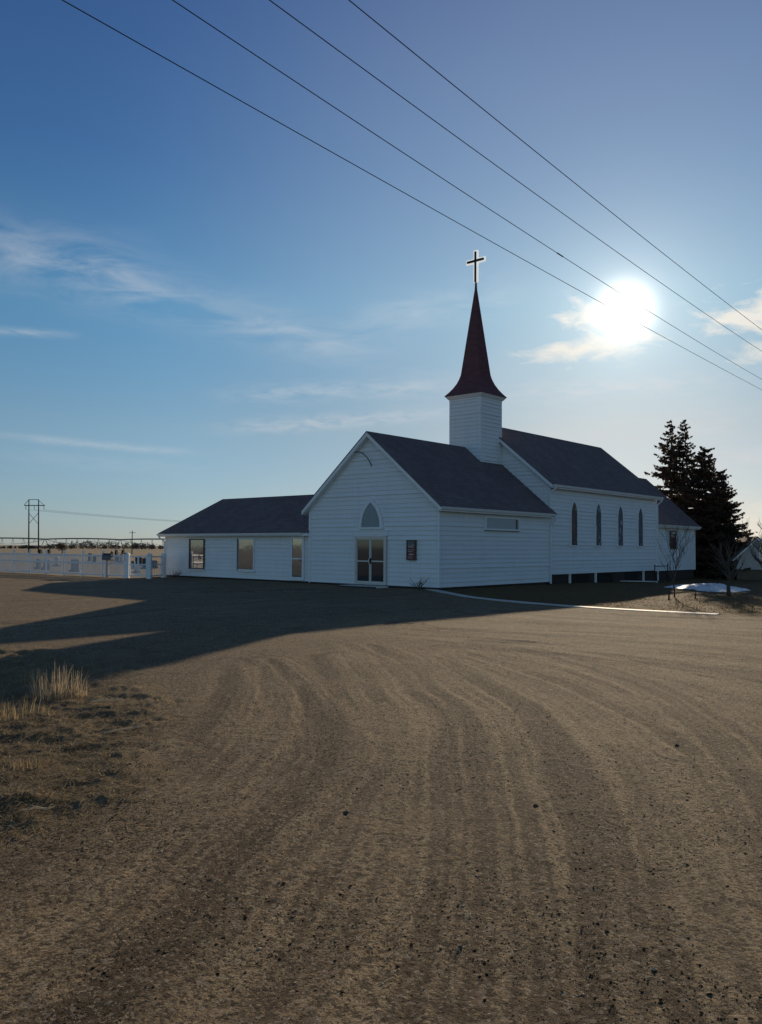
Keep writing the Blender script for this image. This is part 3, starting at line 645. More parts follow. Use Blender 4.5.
# nave windows
for i, v in enumerate((12.28, 15.18, 18.05, 20.91)):
    pm = ST_R if i == 0 else ST_B
    w = opening('lancet_window', lancet(.80, 1.86, 4.47, hgt=.80), lancet(.66, 1.93, 4.34, hgt=.70), (W2,v,0), Y_, X_, TRIM, pm)
    MB().box(W2+.084, W2+.099, v-.297, v+.297, 3.55, 3.59).build('window_bar', DKFRAME, w); MB().box(W2+.084, W2+.099, v-.297, v+.297, 2.52, 2.55).build('window_bar', DKFRAME, w)
opening('annex_window', rect(.95, 1.75, 3.0), rect(.78, 1.85, 2.92), (XA,26.9,0), Y_, X_, DKFRAME, DOORG)
# wing windows and door
for xc, w_, z0, z1, fm in ((-13.6,1.38,.42,2.16,DKFRAME), (-9.2,1.38,.44,2.18,TRIM)):
    w = opening('window', rect(w_, z0, z1), rect(w_-.12, z0+.06, z1-.06), (xc,YW0,0), X_, -Y_, fm, GLASS)
    MB().box(xc-w_/2-.02, xc-w_/2+.05, YW0-.122, YW0-.107, z0, z1).build('window_edge', DKFRAME, w); MB().box(xc-w_/2-.05, xc+w_/2+.05, YW0-.13, YW0-.002, z0-.07, z0-.003).build('window_sill', TRIM, w)
d = opening('side_door', rect(1.02, .05, 2.30), rect(.74, .20, 2.16), (-5.12,YW0,0), X_, -Y_, TRIM, GLASS, .105)
MB().box(-5.12-.368, -5.12+.368, YW0-.104, YW0-.084, 1.10, 1.17).build('door_rail', TRIM, d)
MB().tube([(-4.80,YW0-.10,1.0),(-4.80,YW0-.16,1.0),(-4.80,YW0-.16,1.12),(-4.80,YW0-.10,1.12)], .015, 6).build('handle', DARKM, d)

# things on and by the church
nb = empty('notice_board', (*U2W(2.58, 0), 0), -YAW, label='dark red glazed notice board hung on white siding right of the double door', cat='notice board')
MB().ring(rect(.50, 1.19, 2.10), rect(.44, 1.23, 2.06), (0,-.03,0), X_, Z_, -Y_, .12).build('frame', DKFRAME, nb)
MB().box(-.218, .218, -.12, -.07, 1.232, 1.88).build('panel', SIGNB, nb); MB().box(-.218, .218, -.118, -.07, 1.885, 2.058).build('header', GREYM, nb)
mb = MB()
for (x0, x1, z0, z1) in ((-.19,-.10,1.84,1.875),(-.03,.20,1.845,1.872),(-.16,.15,1.76,1.80),(-.2,.2,1.64,1.66),(-.18,.12,1.56,1.58),(-.12,.14,1.42,1.47),(-.18,.06,1.33,1.345),(-.18,.1,1.28,1.295)): mb.box(x0, x1, -.125, -.121, z0, z1)
mb.build('lettering', SIGNW, nb)
def shrub(x, y, n, h, spread, label, name='dry_shrub', seed=0):
    random.seed(seed); mb = MB(); z = float(terrain(x, y))
    for _ in range(n):
        a = random.uniform(0, 6.28); l = random.uniform(.5, 1)*h; q = random.uniform(.1, 1)*spread; p = Vector((0,0,-.05)); pts = [p]
        for k in range(1, 5): pts.append(Vector((q*math.cos(a)*(k/4)**1.2+random.uniform(-.03,.03), q*math.sin(a)*(k/4)**1.2+random.uniform(-.03,.03), l*k/4)))
        mb.tube(pts, [.014,.012,.009,.007,.003], 4)
        for _ in range(3):
            b = random.choice(pts[2:]); c = a+random.uniform(-1.2, 1.2); mb.tube([b, b+Vector((math.cos(c)*.12, math.sin(c)*.12, .12))], [.006,.002], 3)
    o = mb.build(name, TWIGM); o.location = (x, y, z); tag(o, label, 'shrub')
x, y = U2W(3.55, -.75); shrub(x, y, 18, .5, .45, 'leafless twiggy shrub at the foot of the front wall below the notice board')
x, y = U2W(-15.0, -.35); shrub(x, y, 16, .4, .45, 'low dry plant at the foot of the wing wall near its left corner', seed=3)
ds = empty('doorstep', (*U2W(.1, -.55), -.1), -YAW, label='low concrete step in front of the glass double door', cat='step')
mb = MB(); mb.box(-1.15, 1.15, -.48, .42, -.1, .07); s_ = mb.build('tread', PALEC, ds); MB().box(-1.2, 1.2, -.53, -.485, -.1, .06).build('step_edge', CONC, ds)
p = hit(634, 582.5)
sl = empty('concrete_slab', p, R(-20), label='pale concrete slab lying on ground beside the nave foundation', cat='slab'); mb = MB(); mb.box(-1.35, 1.35, -.32, .32, -.05, .10); mb.build('slab_top', PALEC, sl); MB().box(-1.3, 1.3, -.335, -.323, -.05, .06).build('slab_edge', CONC, sl)
hr = empty('handrail', (*U2W(5.1, 21.7), -.25), -YAW, label='short dark metal handrail standing by the right end of the nave wall', cat='handrail')
for v in (-1.0, 1.0): MB().tube([(0,v,-.2),(0,v,1.05)], .032, 8).build('post', DARKM, hr)
MB().tube([(0,-1.0,.93),(0,1.0,.93)], .026, 8).build('rail', DARKM, hr); MB().tube([(0,-1.0,.5),(0,1.0,.5)], .018, 8).build('rail', DARKM, hr)
p = hit(597, 580.5); um = empty('pipe_outlet', p, 0, label='small white pipe elbow on ground at the nave foundation between two posts', cat='pipe')
MB().tube([(.3,.1,-.05),(.3,.1,.30),(.22,.06,.36),(.05,0,.30),(-.25,-.1,.16)], .07, 10).build('pipe', TRIM, um, smooth=True); MB().tube([(-.25,-.1,.16),(-.42,-.16,.09)], .10, 10).build('spout', TRIM, um, smooth=True)

# ------------------------------------------------------------------ cemetery fence, gate, mailbox
fence = empty('cemetery_fence', FB, math.atan2((FA-FB).y, (FA-FB).x), label='long white picket fence with double rails along the cemetery left of the gate', cat='fence')
def floc(px, py):
    """distance along the fence for a picture column"""
    r = ray(px, py); d = (FA-FB); nx, ny = -d.y, d.x; k = (FB.x*nx+FB.y*ny)/(r.x*nx+r.y*ny); return math.hypot(r.x*k-FB.x, r.y*k-FB.y)
LF = (FA-FB).length; stops = [0]+[floc(q, 573) for q in (103,83,64,46,29.5,13.5)]; stp = stops[-1]-stops[-2]
while stops[-1]+stp < LF+6: stops.append(stops[-1]+stp)
FH = 1.32; fz = lambda s: float(terrain(*(FB+(FA-FB)*(s/LF))[:2]))-FB.z
for s in stops[1:]:
    z = fz(s); b = MB().box(s-.05, s+.05, -.05, .05, z-.2, z+FH+.14).build('post', FENCEW, fence); MB().add([(s-.075,-.075,z+FH+.143),(s+.075,-.075,z+FH+.143),(s+.075,.075,z+FH+.143),(s-.075,.075,z+FH+.143),(s,0,z+FH+.22)], [(3,2,1,0),(0,1,4),(1,2,4),(2,3,4),(3,0,4)]).build('post_cap', FENCEW, b)
for a, b in zip(stops[:-1], stops[1:]):
    za, zb_ = fz(a), fz(b); p0, p1 = a+.058, b-.058
    for h in (.12, .80, FH-.08): MB().beam((p0,0,za+h), (p1,0,zb_+h), .04, .10).build('rail', FENCEW, fence)
    mb = MB(); n = int((p1-p0)/.115)
    for i in range(1, n):
        t = i/n; x = p0+(p1-p0)*t; z = za+(zb_-za)*t; mb.box(x-.019, x+.019, .022, .036, z+.06, z+FH)
    mb.build('picket_panel', FENCEW, fence)
def gate():
    p0, p1, p2 = hit(127,578), hit(149,578.6), hit(163,577.4); g = empty('cemetery_gate', p0, 0, label='white gate with thick posts and open-railed leaves between fence and church wing', cat='gate')
    L = [Vector(q)-Vector(p0) for q in (p0, p1, p2)]
    for q in L:
        b = MB().box(q.x-.12, q.x+.12, q.y-.12, q.y+.12, q.z-.2, q.z+1.32).build('post', FENCEW, g); z = q.z+1.323
        MB().add([(q.x-.15,q.y-.15,z),(q.x+.15,q.y-.15,z),(q.x+.15,q.y+.15,z),(q.x-.15,q.y+.15,z),(q.x,q.y,z+.14)], [(3,2,1,0),(0,1,4),(1,2,4),(2,3,4),(3,0,4)]).build('post_cap', FENCEW, b)
    for (a, b), nn in (((L[0], L[1]), 2), ((L[1], L[2]), 1)):
        d = (b-a); u = d.normalized()
        for k in range(nn):
            s0 = a+u*(.18+k*(d.length-.36)/nn+.02); s1 = a+u*(.18+(k+1)*(d.length-.36)/nn-.02)
            leaf = MB(); up = lambda p, h: p+Vector((0,0,h))
            for h in (.14, .78, 1.22): leaf.beam(up(s0,h), up(s1,h), .04, .07)
            leaf.beam(up(s0,.1), up(s0,1.26), .06, .06); leaf.beam(up(s1,.1), up(s1,1.26), .06, .06)
            lf = leaf.build('gate_leaf', FENCEW, g); bars = MB()
            for i in range(1, 6): q = s0+(s1-s0)*i/6; bars.beam(up(q,.18), up(q,.75), .02, .02)
            bars.build('bars', FENCEW, lf)
gate()
p = hit(107, 577.3); mb_ = empty('mailbox', p, R(-8), label='grey metal box on a pale post standing before the white fence', cat='mailbox')
MB().box(-.06, .06, -.05, .05, -.2, 1.0).build('post', mat('pale post paint', (.36,.36,.38), .7, .2, var=.2), mb_)
b = MB().extrude([(-.17,0),(.17,0),(.17,.22),(.12,.32),(.04,.37),(-.04,.37),(-.12,.32),(-.17,.22)], (-.26,0,1.003), Y_, Z_, X_, .52).build('box', mat('dull blue grey metal', (.10,.11,.13), .5, .4, metal=.4, var=.2), mb_)
MB().box(-.30, .30, -.19, .19, 1.375, 1.39).build('lid', DARKM, b); MB().box(.263, .275, -.15, .15, 1.03, 1.28).build('door', GREYM, b)

# ------------------------------------------------------------------ headstones beyond the fence
def headstone(px, top, depth, wpx, kind, m, label):
    p = at_depth(px, top, depth); z = float(terrain(p.x, p.y)); h = max(.45, p.z-z-.143); w = wpx*depth/F; o = empty('headstone', (p.x, p.y, z), R(random.uniform(-14, 14)), label=label, cat='headstone', group='headstones in the cemetery')
    MB().box(-w/2-.10, w/2+.10, -.22, .22, -.15, .14).build('base', GRAN[0], o)
    if kind == 'round':
        P = [(-w/2,.143),(w/2,.143)]+[(w/2*math.cos(math.pi*i/10), .143+h-w*.3+w*.3*math.sin(math.pi*i/10)) for i in range(11)]
    elif kind == 'slab': P = [(-w/2,.143),(w/2,.143),(w/2,h-.05),(w/2-.06,h),(-w/2+.06,h),(-w/2,h-.05)]
    else: P = [(-w/2,.143),(w/2,.143),(w/2*.8,h*.8),(0,h),(-w/2*.8,h*.8)]
    MB().extrude(P, (0,-.11,0), X_, Z_, Y_, .22).build('stone', GRAN[m], o)
random.seed(4)
for q in [(47,557.5,62,6.5,'slab',0,'low grey headstone behind fence, leftmost in the cemetery'),
          (38.5,558.5,64,4,'round',0,'small round-topped grey headstone left of the dry bush behind the fence'),
          (75.5,557.2,58,8,'slab',0,'wide grey block headstone right of the dry bush behind the fence'),
          (57,556.5,72,4,'round',2,'pale round-topped headstone just left of the wide grey block'),
          (90,552,95,2.8,'slab',1,'tall narrow dark headstone left of the grey mailbox'),
          (95,554.6,88,3,'round',1,'low dark round headstone right beside the tall narrow dark one'),
          (112,549.2,100,3.2,'point',1,'tallest dark pointed monument right above the grey mailbox'),
          (117,553.4,92,3.6,'slab',1,'dark square headstone just right of the tallest pointed monument'),
          (121.5,553.8,88,3.2,'round',0,'grey round headstone between dark square stone and the gate post'),
          (126,552.6,96,3.4,'round',1,'dark round headstone behind the left gate post'),
          (133,559,66,4,'slab',0,'grey headstone seen through left half of the gate'),
          (139,555.4,76,7,'slab',1,'broad dark headstone seen above the middle of the gate'),
          (145,558,66,4.4,'round',1,'dark round headstone seen through the gate beside its middle post'),
          (136.5,564.5,56,4,'round',2,'pale low headstone low in the gate opening'),
          (155,558.5,68,6,'slab',0,'grey headstone seen through the narrow right gate leaf')]:
    headstone(*q)

# ------------------------------------------------------------------ trees
def spruce(x, y, H, spread, m, label, seed, sparse=1.0, tops=None, bare=.1):
    random.seed(seed); z0 = float(terrain(x, y)); root = empty('spruce_tree', (x, y, z0), 0, label=label, cat='tree')
    tr = MB(); n = 12; lean = [(random.uniform(-.05,.05), random.uniform(-.05,.05)) for _ in range(n+1)]
    axis = [Vector((lean[i][0]*i/3, lean[i][1]*i/3, H*.985*i/n-.2)) for i in range(n+1)]
    tr.tube(axis, [.016*H*(1-i/n)**.9+.02 for i in range(n+1)], 8); tr.build('trunk', BARK, root, smooth=True)
    nd = MB(); br = MB(); h = bare*H
    while h < H*.985:
        t = h/H; L = spread*((1-t)**.72+.02)*(.55+.45*min(1, t/.12)) ; k = random.randint(5, 8)
        for j in range(k):
            if random.random() > .55+.45*sparse: continue
            az = random.uniform(0, 6.28); l = L*random.uniform(.45, 1.28); drop = -.22*(1-t)+.35*t; p = Vector((0,0,h+random.uniform(-.28,.28))); d = Vector((math.cos(az), math.sin(az), 0)); pts = []
            for q in range(6):
                s = q/5; pts.append(p+d*l*s+Vector((0,0,l*(drop*s-.30*s*s+.34*s**3))))
            br.tube(pts, [.035*(1-.85*q/5)*(.4+l/3) for q in range(6)], 3)
            side = d.cross(Z_)
            nt = int(13*l/sparse**-.5)+5
            for _ in range(nt):
                s = random.random()**.65; q = min(int(s*5), 4); b = pts[q].lerp(pts[q+1], s*5-q); wdt = (1-s)*.30*l+.10
                for sg in (-1, 1):
                    e = b+side*sg*wdt*random.uniform(.5, 1.1)+d*wdt*random.uniform(.1, .8)+Vector((0,0,random.uniform(-.60,.22)*wdt-.03)); ax = (e-b)
                    ww = ax.cross(Vector((random.uniform(-.5,.5), random.uniform(-.5,.5), 1))).normalized()*random.uniform(.06, .12); c = b.lerp(e, .55)+Vector((0,0,random.uniform(-.06,.02)))
                    nd.add([b, c+ww, e, c-ww], [(0,1,2,3)])
                    if random.random() < .5:
                        w2 = Vector((0,0,1))*random.uniform(.06,.14); nd.add([b, c-w2, e], [(0,1,2)])
        h += random.uniform(.14, .30)*(1 if sparse > .9 else 1.25)
    br.build('branches', BARK, root); nd.build('crown', m, root)
    return root
def xy_at(px, depth): r = ray(px, 540); return r.x/r.y*depth
def topz(px, py, depth): return at_depth(px, py, depth).z
for px, py, dp, sp, m, lab, sd, spr, bare in (
    (671, 421, 66, 3.3, NEEDLE2, 'tall sparse spruce with thinning left crown, leftmost of the three behind the church', 3, .58, .18),
    (684.5, 421, 68, 3.1, NEEDLE, 'tall spruce with open crown in the middle of the three behind the church', 5, .62, .15),
    (706.5, 445, 63.5, 3.7, NEEDLE2, 'broad dense spruce with boughs to the ground, rightmost behind the church', 9, .92, .04)):
    x = xy_at(px, dp); H = topz(px, py, dp)-float(terrain(x, dp)); spruce(x, dp, H, sp, m, lab, sd, spr, bare=bare)
x = xy_at(721, 62.5); spruce(x, 62.5, topz(721, 470, 62.5)-float(terrain(x, 62.5)), 2.9, NEEDLE2, 'shorter dark spruce merging into the right side of the broad dense one', 12, 1.0, bare=.05)
def bare_tree(px, py, top_py, label, seed, r0, spread, name='bare_tree', depth_n=4, leanx=0.):
    random.seed(seed); p = hit(px, py); H = at_depth(px, top_py, p.y).z-p.z; root = empty(name, p, 0, label=label, cat='tree'); tr = MB(); tw = MB()
    pts = [Vector((leanx*H*(i/6)+random.uniform(-.02,.02)*i, random.uniform(-.02,.02)*i, H*.62*i/6-(.1 if i == 0 else 0))) for i in range(7)]
    tr.tube(pts, [r0*(1-.6*i/6) for i in range(7)], 7); tr.build('trunk', BARK, root, smooth=True)
    def grow(b, d, l, r, k):
        q = [b]; dd = d.copy()
        for i in range(3): dd = (dd+Vector((random.uniform(-.22,.22), random.uniform(-.22,.22), random.uniform(-.02,.18)))).normalized(); q.append(q[-1]+dd*l/3)
        tw.tube(q, [r, r*.85, r*.7, r*.5], 4)
        if k:
            for i in range(random.randint(2, 4)):
                e = (dd+Vector((random.uniform(-1,1), random.uniform(-1,1), random.uniform(-.2,.7)))*.75).normalized(); grow(random.choice(q[1:]), e, l*random.uniform(.5,.8), max(r*.5, .0025), k-1)
    for i in range(2, 7):
        for _ in range(2 if i < 6 else 3):
            a = random.uniform(0, 6.28); grow(pts[i], Vector((math.cos(a)*spread, math.sin(a)*spread, 1)).normalized(), H*.36*random.uniform(.7,1.1), r0*.42, depth_n-1)
    tw.build('crown', TWIGM, root)
bare_tree(674.5, 597.5, 531, 'slender leafless sapling on lawn in front of the nave end', 4, .03, .5, 'sapling', 4)
bare_tree(729, 596, 545, 'stout leafless tree with dark trunk at the edge of the snow patch', 8, .085, .8, depth_n=3)
bare_tree(772, 606, 520, 'leafless tree whose branches reach in at the right edge', 15, .085, 1.5, depth_n=4)
for px, py, h, lab, sd in ((668.5,599.5,.28,'short cut twig stub left of the slender sapling',1), (695,598.5,.26,'short cut twig stub right of the slender sapling',2)):
    random.seed(sd); p = hit(px, py); mb = MB(); mb.tube([(0,0,-.1),(.02,0,h*.5),(.05,.02,h)], [.035,.03,.02], 6); mb.tube([(.02,0,h*.5),(-.09,.03,h*.9)], [.015,.006], 5); o = mb.build('stub', BARK); o.location = p; tag(o, lab, 'stub')
# dry round bush in the cemetery
p = at_depth(62, 553, 150); z = float(terrain(p.x, p.y)); random.seed(5); bt = empty('bush', (p.x, p.y, z), 0, label='rusty brown round bush standing in the cemetery behind the fence', cat='bush'); MB().tube([(0,0,-.2),(.03,0,.9),(0,.02,1.8)], [.10,.08,.03], 6).build('stem', BARK, bt); nd = MB()
for _ in range(700):
    a, b = random.uniform(0, 6.28), math.acos(random.uniform(-1, 1)); q = random.random()**.5; c = Vector((1.15*q*math.sin(b)*math.cos(a), 1.15*q*math.sin(b)*math.sin(a), 1.75+.85*q*math.cos(b))); e = Vector((random.uniform(-1,1), random.uniform(-1,1), random.uniform(-1,1))).normalized()*.14; f = e.cross(Vector((random.random(), .3, .6))).normalized()*.06; nd.add([c-e, c+f, c+e, c-f], [(0,1,2,3)])
nd.build('crown', mat('rusty dead leaves', rough=.85, fn=f_needle((.07,.042,.022), (.17,.10,.05))), bt)

# ------------------------------------------------------------------ white house at the right
hp = hit(735, 584.5); HX, HY = xy_at(757, 60), 60.0; hz = float(terrain(HX, HY)); hs = empty('small_house', (HX, HY, hz), R(-12), label='small pale gabled house at the right edge behind a leafless tree', cat='house')
hw = 1.42; zb = .75; ze = topz(738, 555, 60)-hz; zr = topz(757, 536.5, 60)-hz
mb = MB(); mb.siding([(-hw,zb),(hw,zb),(hw,ze),(0,zr-.12),(-hw,ze)], (0,0,0), X_, -Y_); mb.siding([(0,zb),(5,zb),(5,ze),(0,ze)], (hw,0,0), Y_, X_); mb.siding([(0,zb),(5,zb),(5,ze),(0,ze)], (-hw,5,0), -Y_, -X_); mb.siding([(-hw,zb),(hw,zb),(hw,ze),(0,zr-.12),(-hw,ze)], (0,5,0), -X_, Y_)
mb.build('wall', mat('dull beige siding', (.40,.365,.325), .7, .15, var=.15), hs); s = (zr-ze)/hw; chevron('roof', hw+.25, ze-.25*s+.02, zr+.02, .10, -.25, 5.25, SHINGLE, parent=hs); chevron('roof_trim', hw+.23, ze-.25*s-.082, zr-.082, .12, -.23, 5.23, TRIM, parent=hs)
MB().box(-hw+.03, hw-.03, .03, 4.97, -.4, zb-.004).build('foundation', mat('earth brown block', (.13,.095,.07), .9, .1, var=.3), hs)
w = MB().ring([(.1,1.5),(.8,1.5),(.8,2.4),(.1,2.4)], [(.17,1.57),(.73,1.57),(.73,2.33),(.17,2.33)], (0,0,0), X_, Z_, -Y_, .07).build('window', TRIM, hs); MB().box(.17, .73, -.04, -.015, 1.57, 2.33).build('pane', GLASS, w)

# ------------------------------------------------------------------ power lines
r = ray(1012, 548); AZ = math.atan2(r.x, r.y); dv = Vector((math.sin(AZ), math.cos(AZ), 0)); nv = Vector((math.cos(AZ), -math.sin(AZ), 0))
WP = [([(63,0),(240,100),(415,200),(595,299),(641,324.5),(762,390)], 8.0, 'lowest of the four overhead wires, crossing the sky just above the cross'),
      ([(173,0),(240,45),(440,177),(560,255),(652,313),(762,379.5)], 7.4, 'second overhead wire from below, with a small dark splice'),
      ([(271,0),(440,126),(600,241),(640,267),(762,351.5)], 6.6, 'third overhead wire from below, passing just above the sun'),
      ([(350,0),(440,75),(600,204),(656,247),(762,330)], 5.8, 'topmost of the four overhead wires crossing the blue sky')]
for pts, D, lab in WP:
    ss, hh = [], []
    for q in pts:
        r = ray(*q); k = -D/r.dot(nv); ss.append(k*r.dot(dv)); hh.append(EYE+k*r.z)
    c = np.polyfit(ss, hh, 2); c[0] = max(c[0], 0.0002) if False else c[0]
    f = lambda s: float(np.polyval(c, s))
    rngs = np.concatenate([np.linspace(-25, 0, 10), np.linspace(1, 40, 60), np.linspace(42, 75, 14)])
    mb = MB(); mb.tube([dv*s-nv*D+Vector((0,0,f(s))) for s in rngs], .0065, 6); o = mb.build('power_line', WIRE); tag(o, lab, 'wire', 'overhead wires')
    if 'splice' in lab:
        s = ss[3]; MB().tube([dv*(s+t)-nv*D+Vector((0,0,f(s+t))) for t in (-.16,-.12,.12,.16)], [.009,.013,.013,.009], 8).build('splice', DARKM, o)

# ------------------------------------------------------------------ far: H-frame structure, pole, irrigation pivot, tree belt
DP = 360.; P = lambda px, py, d=DP: at_depth(px, py, d)
b0 = P(33.6, 548); bz = float(terrain(b0.x, b0.y)); hf = empty('transmission_tower', (b0.x, b0.y, bz), 0, label='wooden H-frame power structure with crossarm and cross braces on the left horizon', cat='power structure')
loc = lambda px, py: Vector((P(px, py).x-b0.x, 0, P(px, py).z-bz))
for px in (28.9, 38.6): MB().tube([Vector((loc(px, 548).x,0,-1)), loc(px, 499.4)], [.34,.22], 8).build('pole', POLEW, hf)
MB().beam(loc(24.0,505.4)+Vector((0,.3,0)), loc(44.6,505.4)+Vector((0,.3,0)), .28, .36).build('crossarm', POLEW, hf); MB().beam(loc(28.9,499.6)+Vector((0,.3,0)), loc(38.6,499.6)+Vector((0,.3,0)), .2, .24).build('top_beam', POLEW, hf)
for a, b in (((28.9,513),(38.6,524)), ((38.6,513),(28.9,524)), ((24.4,505),(28.9,500)), ((44.2,505),(38.6,500))): MB().beam(loc(*a)-Vector((0,.3,0)), loc(*b)-Vector((0,.3,0)), .14, .16).build('brace', POLEW, hf)
for px in (25.2, 33.7, 43.4): MB().tube([loc(px,505.6)+Vector((0,.6,0)), loc(px,509.4)+Vector((0,.6,0))], .10, 6).build('insulator', DARKM, hf)
for px, lab in ((25.2,'distant high wire hanging from left end of the H-frame crossarm'), (33.7,'distant high wire hanging from the middle of the H-frame crossarm'), (43.4,'distant high wire hanging from right end of the H-frame crossarm')):
    a = P(px, 509.6); a.y += .6; e = P(360+px, 523, 610); pts = [a.lerp(e, t)-Vector((0,0,16*t*(1-t))) for t in np.linspace(0, 1, 24)]; o = MB().tube(pts, .035, 5).build('transmission_wire', WIRE); tag(o, lab, 'wire', 'distant transmission wires')
b1 = at_depth(132, 549, 230); z = float(terrain(b1.x, b1.y)); up_ = empty('utility_pole', (b1.x, b1.y, z), 0, label='thin lone utility pole on the far field beyond the cemetery', cat='utility pole'); hh = at_depth(132, 530.5, 230).z-z
MB().tube([(0,0,-.5),(0,0,hh)], [.15,.10], 8).build('pole', POLEW, up_); MB().beam((-.9,.16,hh-.6), (.9,.16,hh-.6), .10, .12).build('crossarm', POLEW, up_)
def pivot():
    D = 170.; o0 = at_depth(40, 545, D); z0 = float(terrain(o0.x, o0.y)); pv = empty('irrigation_pivot', (o0.x, o0.y, z0), 0, label='long grey centre pivot irrigation pipe on trusses spanning the far field', cat='irrigation pivot')
    hp = at_depth(60, 538.3, D).z-z0; xs = [o-o0.x for o in (at_depth(q, 540, D).x for q in (-120, -30, 45, 120, 195))]
    pipe = []
    for a, b in zip(xs[:-1], xs[1:]):
        for i in range(10): t = i/10; pipe.append(Vector((a+(b-a)*t, 0, hp+.18*4*t*(1-t)-.2)))
    pipe.append(Vector((xs[-1],0,hp-.2))); MB().tube(pipe, .13, 8).build('pipe', GREYM, pv)
    for a, b in zip(xs[:-1], xs[1:]):
        mb = MB(); prev = [Vector((a,0,hp-.2))]*2
        for i in range(1, 7):
            t = i/7; x = a+(b-a)*t; top = Vector((x,0,hp+.18*4*t*(1-t)-.2)); dz = -1.35*4*t*(1-t)*.8-.15
            cur = [top+Vector((0,-.55,dz)), top+Vector((0,.55,dz))]
            for k in range(2): mb.tube([top, cur[k]], .035, 4); mb.tube([prev[k], cur[k]], .022, 4)
            mb.tube(cur, .03, 4); prev = cur
        for k in range(2): mb.tube([prev[k], Vector((b,0,hp-.2))], .022, 4)
        mb.build('truss', GREYM, pv)
    for x in xs:
        mb = MB(); mb.tube([(x-.1,0,hp-.2),(x-.3,-2.1,.8)], .07, 5); mb.tube([(x+.1,0,hp-.2),(x+.3,2.1,.8)], .07, 5); mb.tube([(x,-2.3,.75),(x,2.3,.75)], .09, 6); tw = mb.build('drive_tower', GREYM, pv)
        for y in (-2.1, 2.1): MB().tube([(x-.17,y,.6),(x+.17,y,.6)], .6, 14).build('wheel', DARKM, tw)
pivot()
def belt():
    random.seed(21); mb = MB()
    for _ in range(1700):
        deg = random.uniform(-42, 42); a = R(deg); r = random.uniform(780, 960); k = float(vnoise(np.array([deg*.9+40]), np.array([3.3]))[0])
        x, y = r*math.sin(a), r*math.cos(a); z = float(terrain(x, y)); h = random.uniform(2.6, 6.2)*(1+k)*(.38 if deg < -21.8 else 1); w = h*random.uniform(.5, .8)
        for _ in range(26):
            c = Vector((x+random.gauss(0, w*.35), y+random.gauss(0, w*.35), z+h*random.uniform(.02, 1)**.8)); e = Vector((random.uniform(-1,1), random.uniform(-.5,.5), random.uniform(-.4,1))).normalized()*random.uniform(.35,.9); f = e.cross(Vector((.2, 1, .3))).normalized()*random.uniform(.18,.45)
            mb.add([c-e, c+f, c+e, c-f], [(0,1,2,3)])
    o = mb.build('far_tree_belt', WOODFAR); tag(o, 'thin dark belt of far leafless trees along the horizon', 'trees', kind='stuff')
belt()

# ------------------------------------------------------------------ light and sky
sd = ray(625, 310).normalized(); EL = math.asin(sd.z)-R(.45); SAZ = math.atan2(sd.x, sd.y)
sdir = Vector((math.sin(SAZ)*math.cos(EL), math.cos(SAZ)*math.cos(EL), math.sin(EL)))
sl = bpy.data.lights.new('sun', 'SUN'); sl.energy = 4.2; sl.angle = R(.55); sl.color = (1, .81, .56)
so = bpy.data.objects.new('sun', sl); col.objects.link(so); so.rotation_euler = (-sdir).to_track_quat('-Z', 'Y').to_euler(); so.location = (0, 0, 60)
w = bpy.data.worlds.new('World'); sc.world = w; w.use_nodes = True; t = NT(w); bg = t.n['Background']
sky = t.n.new('ShaderNodeTexSky'); sky.sky_type = 'NISHITA'; sky.sun_disc = False; sky.sun_elevation = EL; sky.sun_rotation = SAZ
sky.altitude = 500; sky.air_density = 1.0; sky.dust_density = .3; sky.ozone_density = 1.6
SKYS = .10
gen = t.coord('Generated'); nrm = t.n.new('ShaderNodeVectorMath'); nrm.operation = 'NORMALIZE'; t.l.new(gen, nrm.inputs[0]); D_ = nrm.outputs[0]
sx = t.n.new('ShaderNodeSeparateXYZ'); t.l.new(D_, sx.inputs[0]); X, Y, Z = sx.outputs
az = t.math('MULTIPLY', t.math('ARCTAN2', X, Y), 57.2958); el = t.math('MULTIPLY', t.math('ARCSINE', Z), 57.2958)
cv = t.n.new('ShaderNodeCombineXYZ'); t.l.new(az, cv.inputs[0]); t.l.new(el, cv.inputs[1]); AE = cv.outputs[0]
def ae(px, py): r = ray(px, py).normalized(); return math.degrees(math.atan2(r.x, r.y)), math.degrees(math.asin(r.z))
wisp = t.noise(t.map(AE, (.16,.62,1), (0,0,R(8))), 1.0, 8, .62, .6); wisp2 = t.noise(t.map(AE, (.5,1.9,1), (0,0,R(-6))), 1.0, 6, .6, .4); puff = t.noise(t.map(AE, (.30,.70,1)), 1.0, 7, .58, .3)
def blob(px0, py0, px1, py1, wd, tex, lo, hi, amp):
    """a soft elongated patch of cloud between two sky directions"""
    a0, e0 = ae(px0, py0); a1, e1 = ae(px1, py1); L = math.hypot(a1-a0, e1-e0)/2; an = math.atan2(e1-e0, a1-a0); cx, cy = (a0+a1)/2, (e0+e1)/2
    dx = t.math('SUBTRACT', az, cx); dy = t.math('SUBTRACT', el, cy)
    p = t.math('ADD', t.math('MULTIPLY', dx, math.cos(an)/L), t.math('MULTIPLY', dy, math.sin(an)/L)); q = t.math('ADD', t.math('MULTIPLY', dx, -math.sin(an)/wd), t.math('MULTIPLY', dy, math.cos(an)/wd))
    p2 = t.math('MULTIPLY', p, p); d2 = t.math('ADD', t.math('MULTIPLY', p2, p2), t.math('MULTIPLY', q, q)); g = t.math('EXPONENT', t.math('MULTIPLY', d2, -1))
    return t.math('MULTIPLY', t.math('MULTIPLY', g, t.rng(tex, lo, hi)), amp)
cl = None
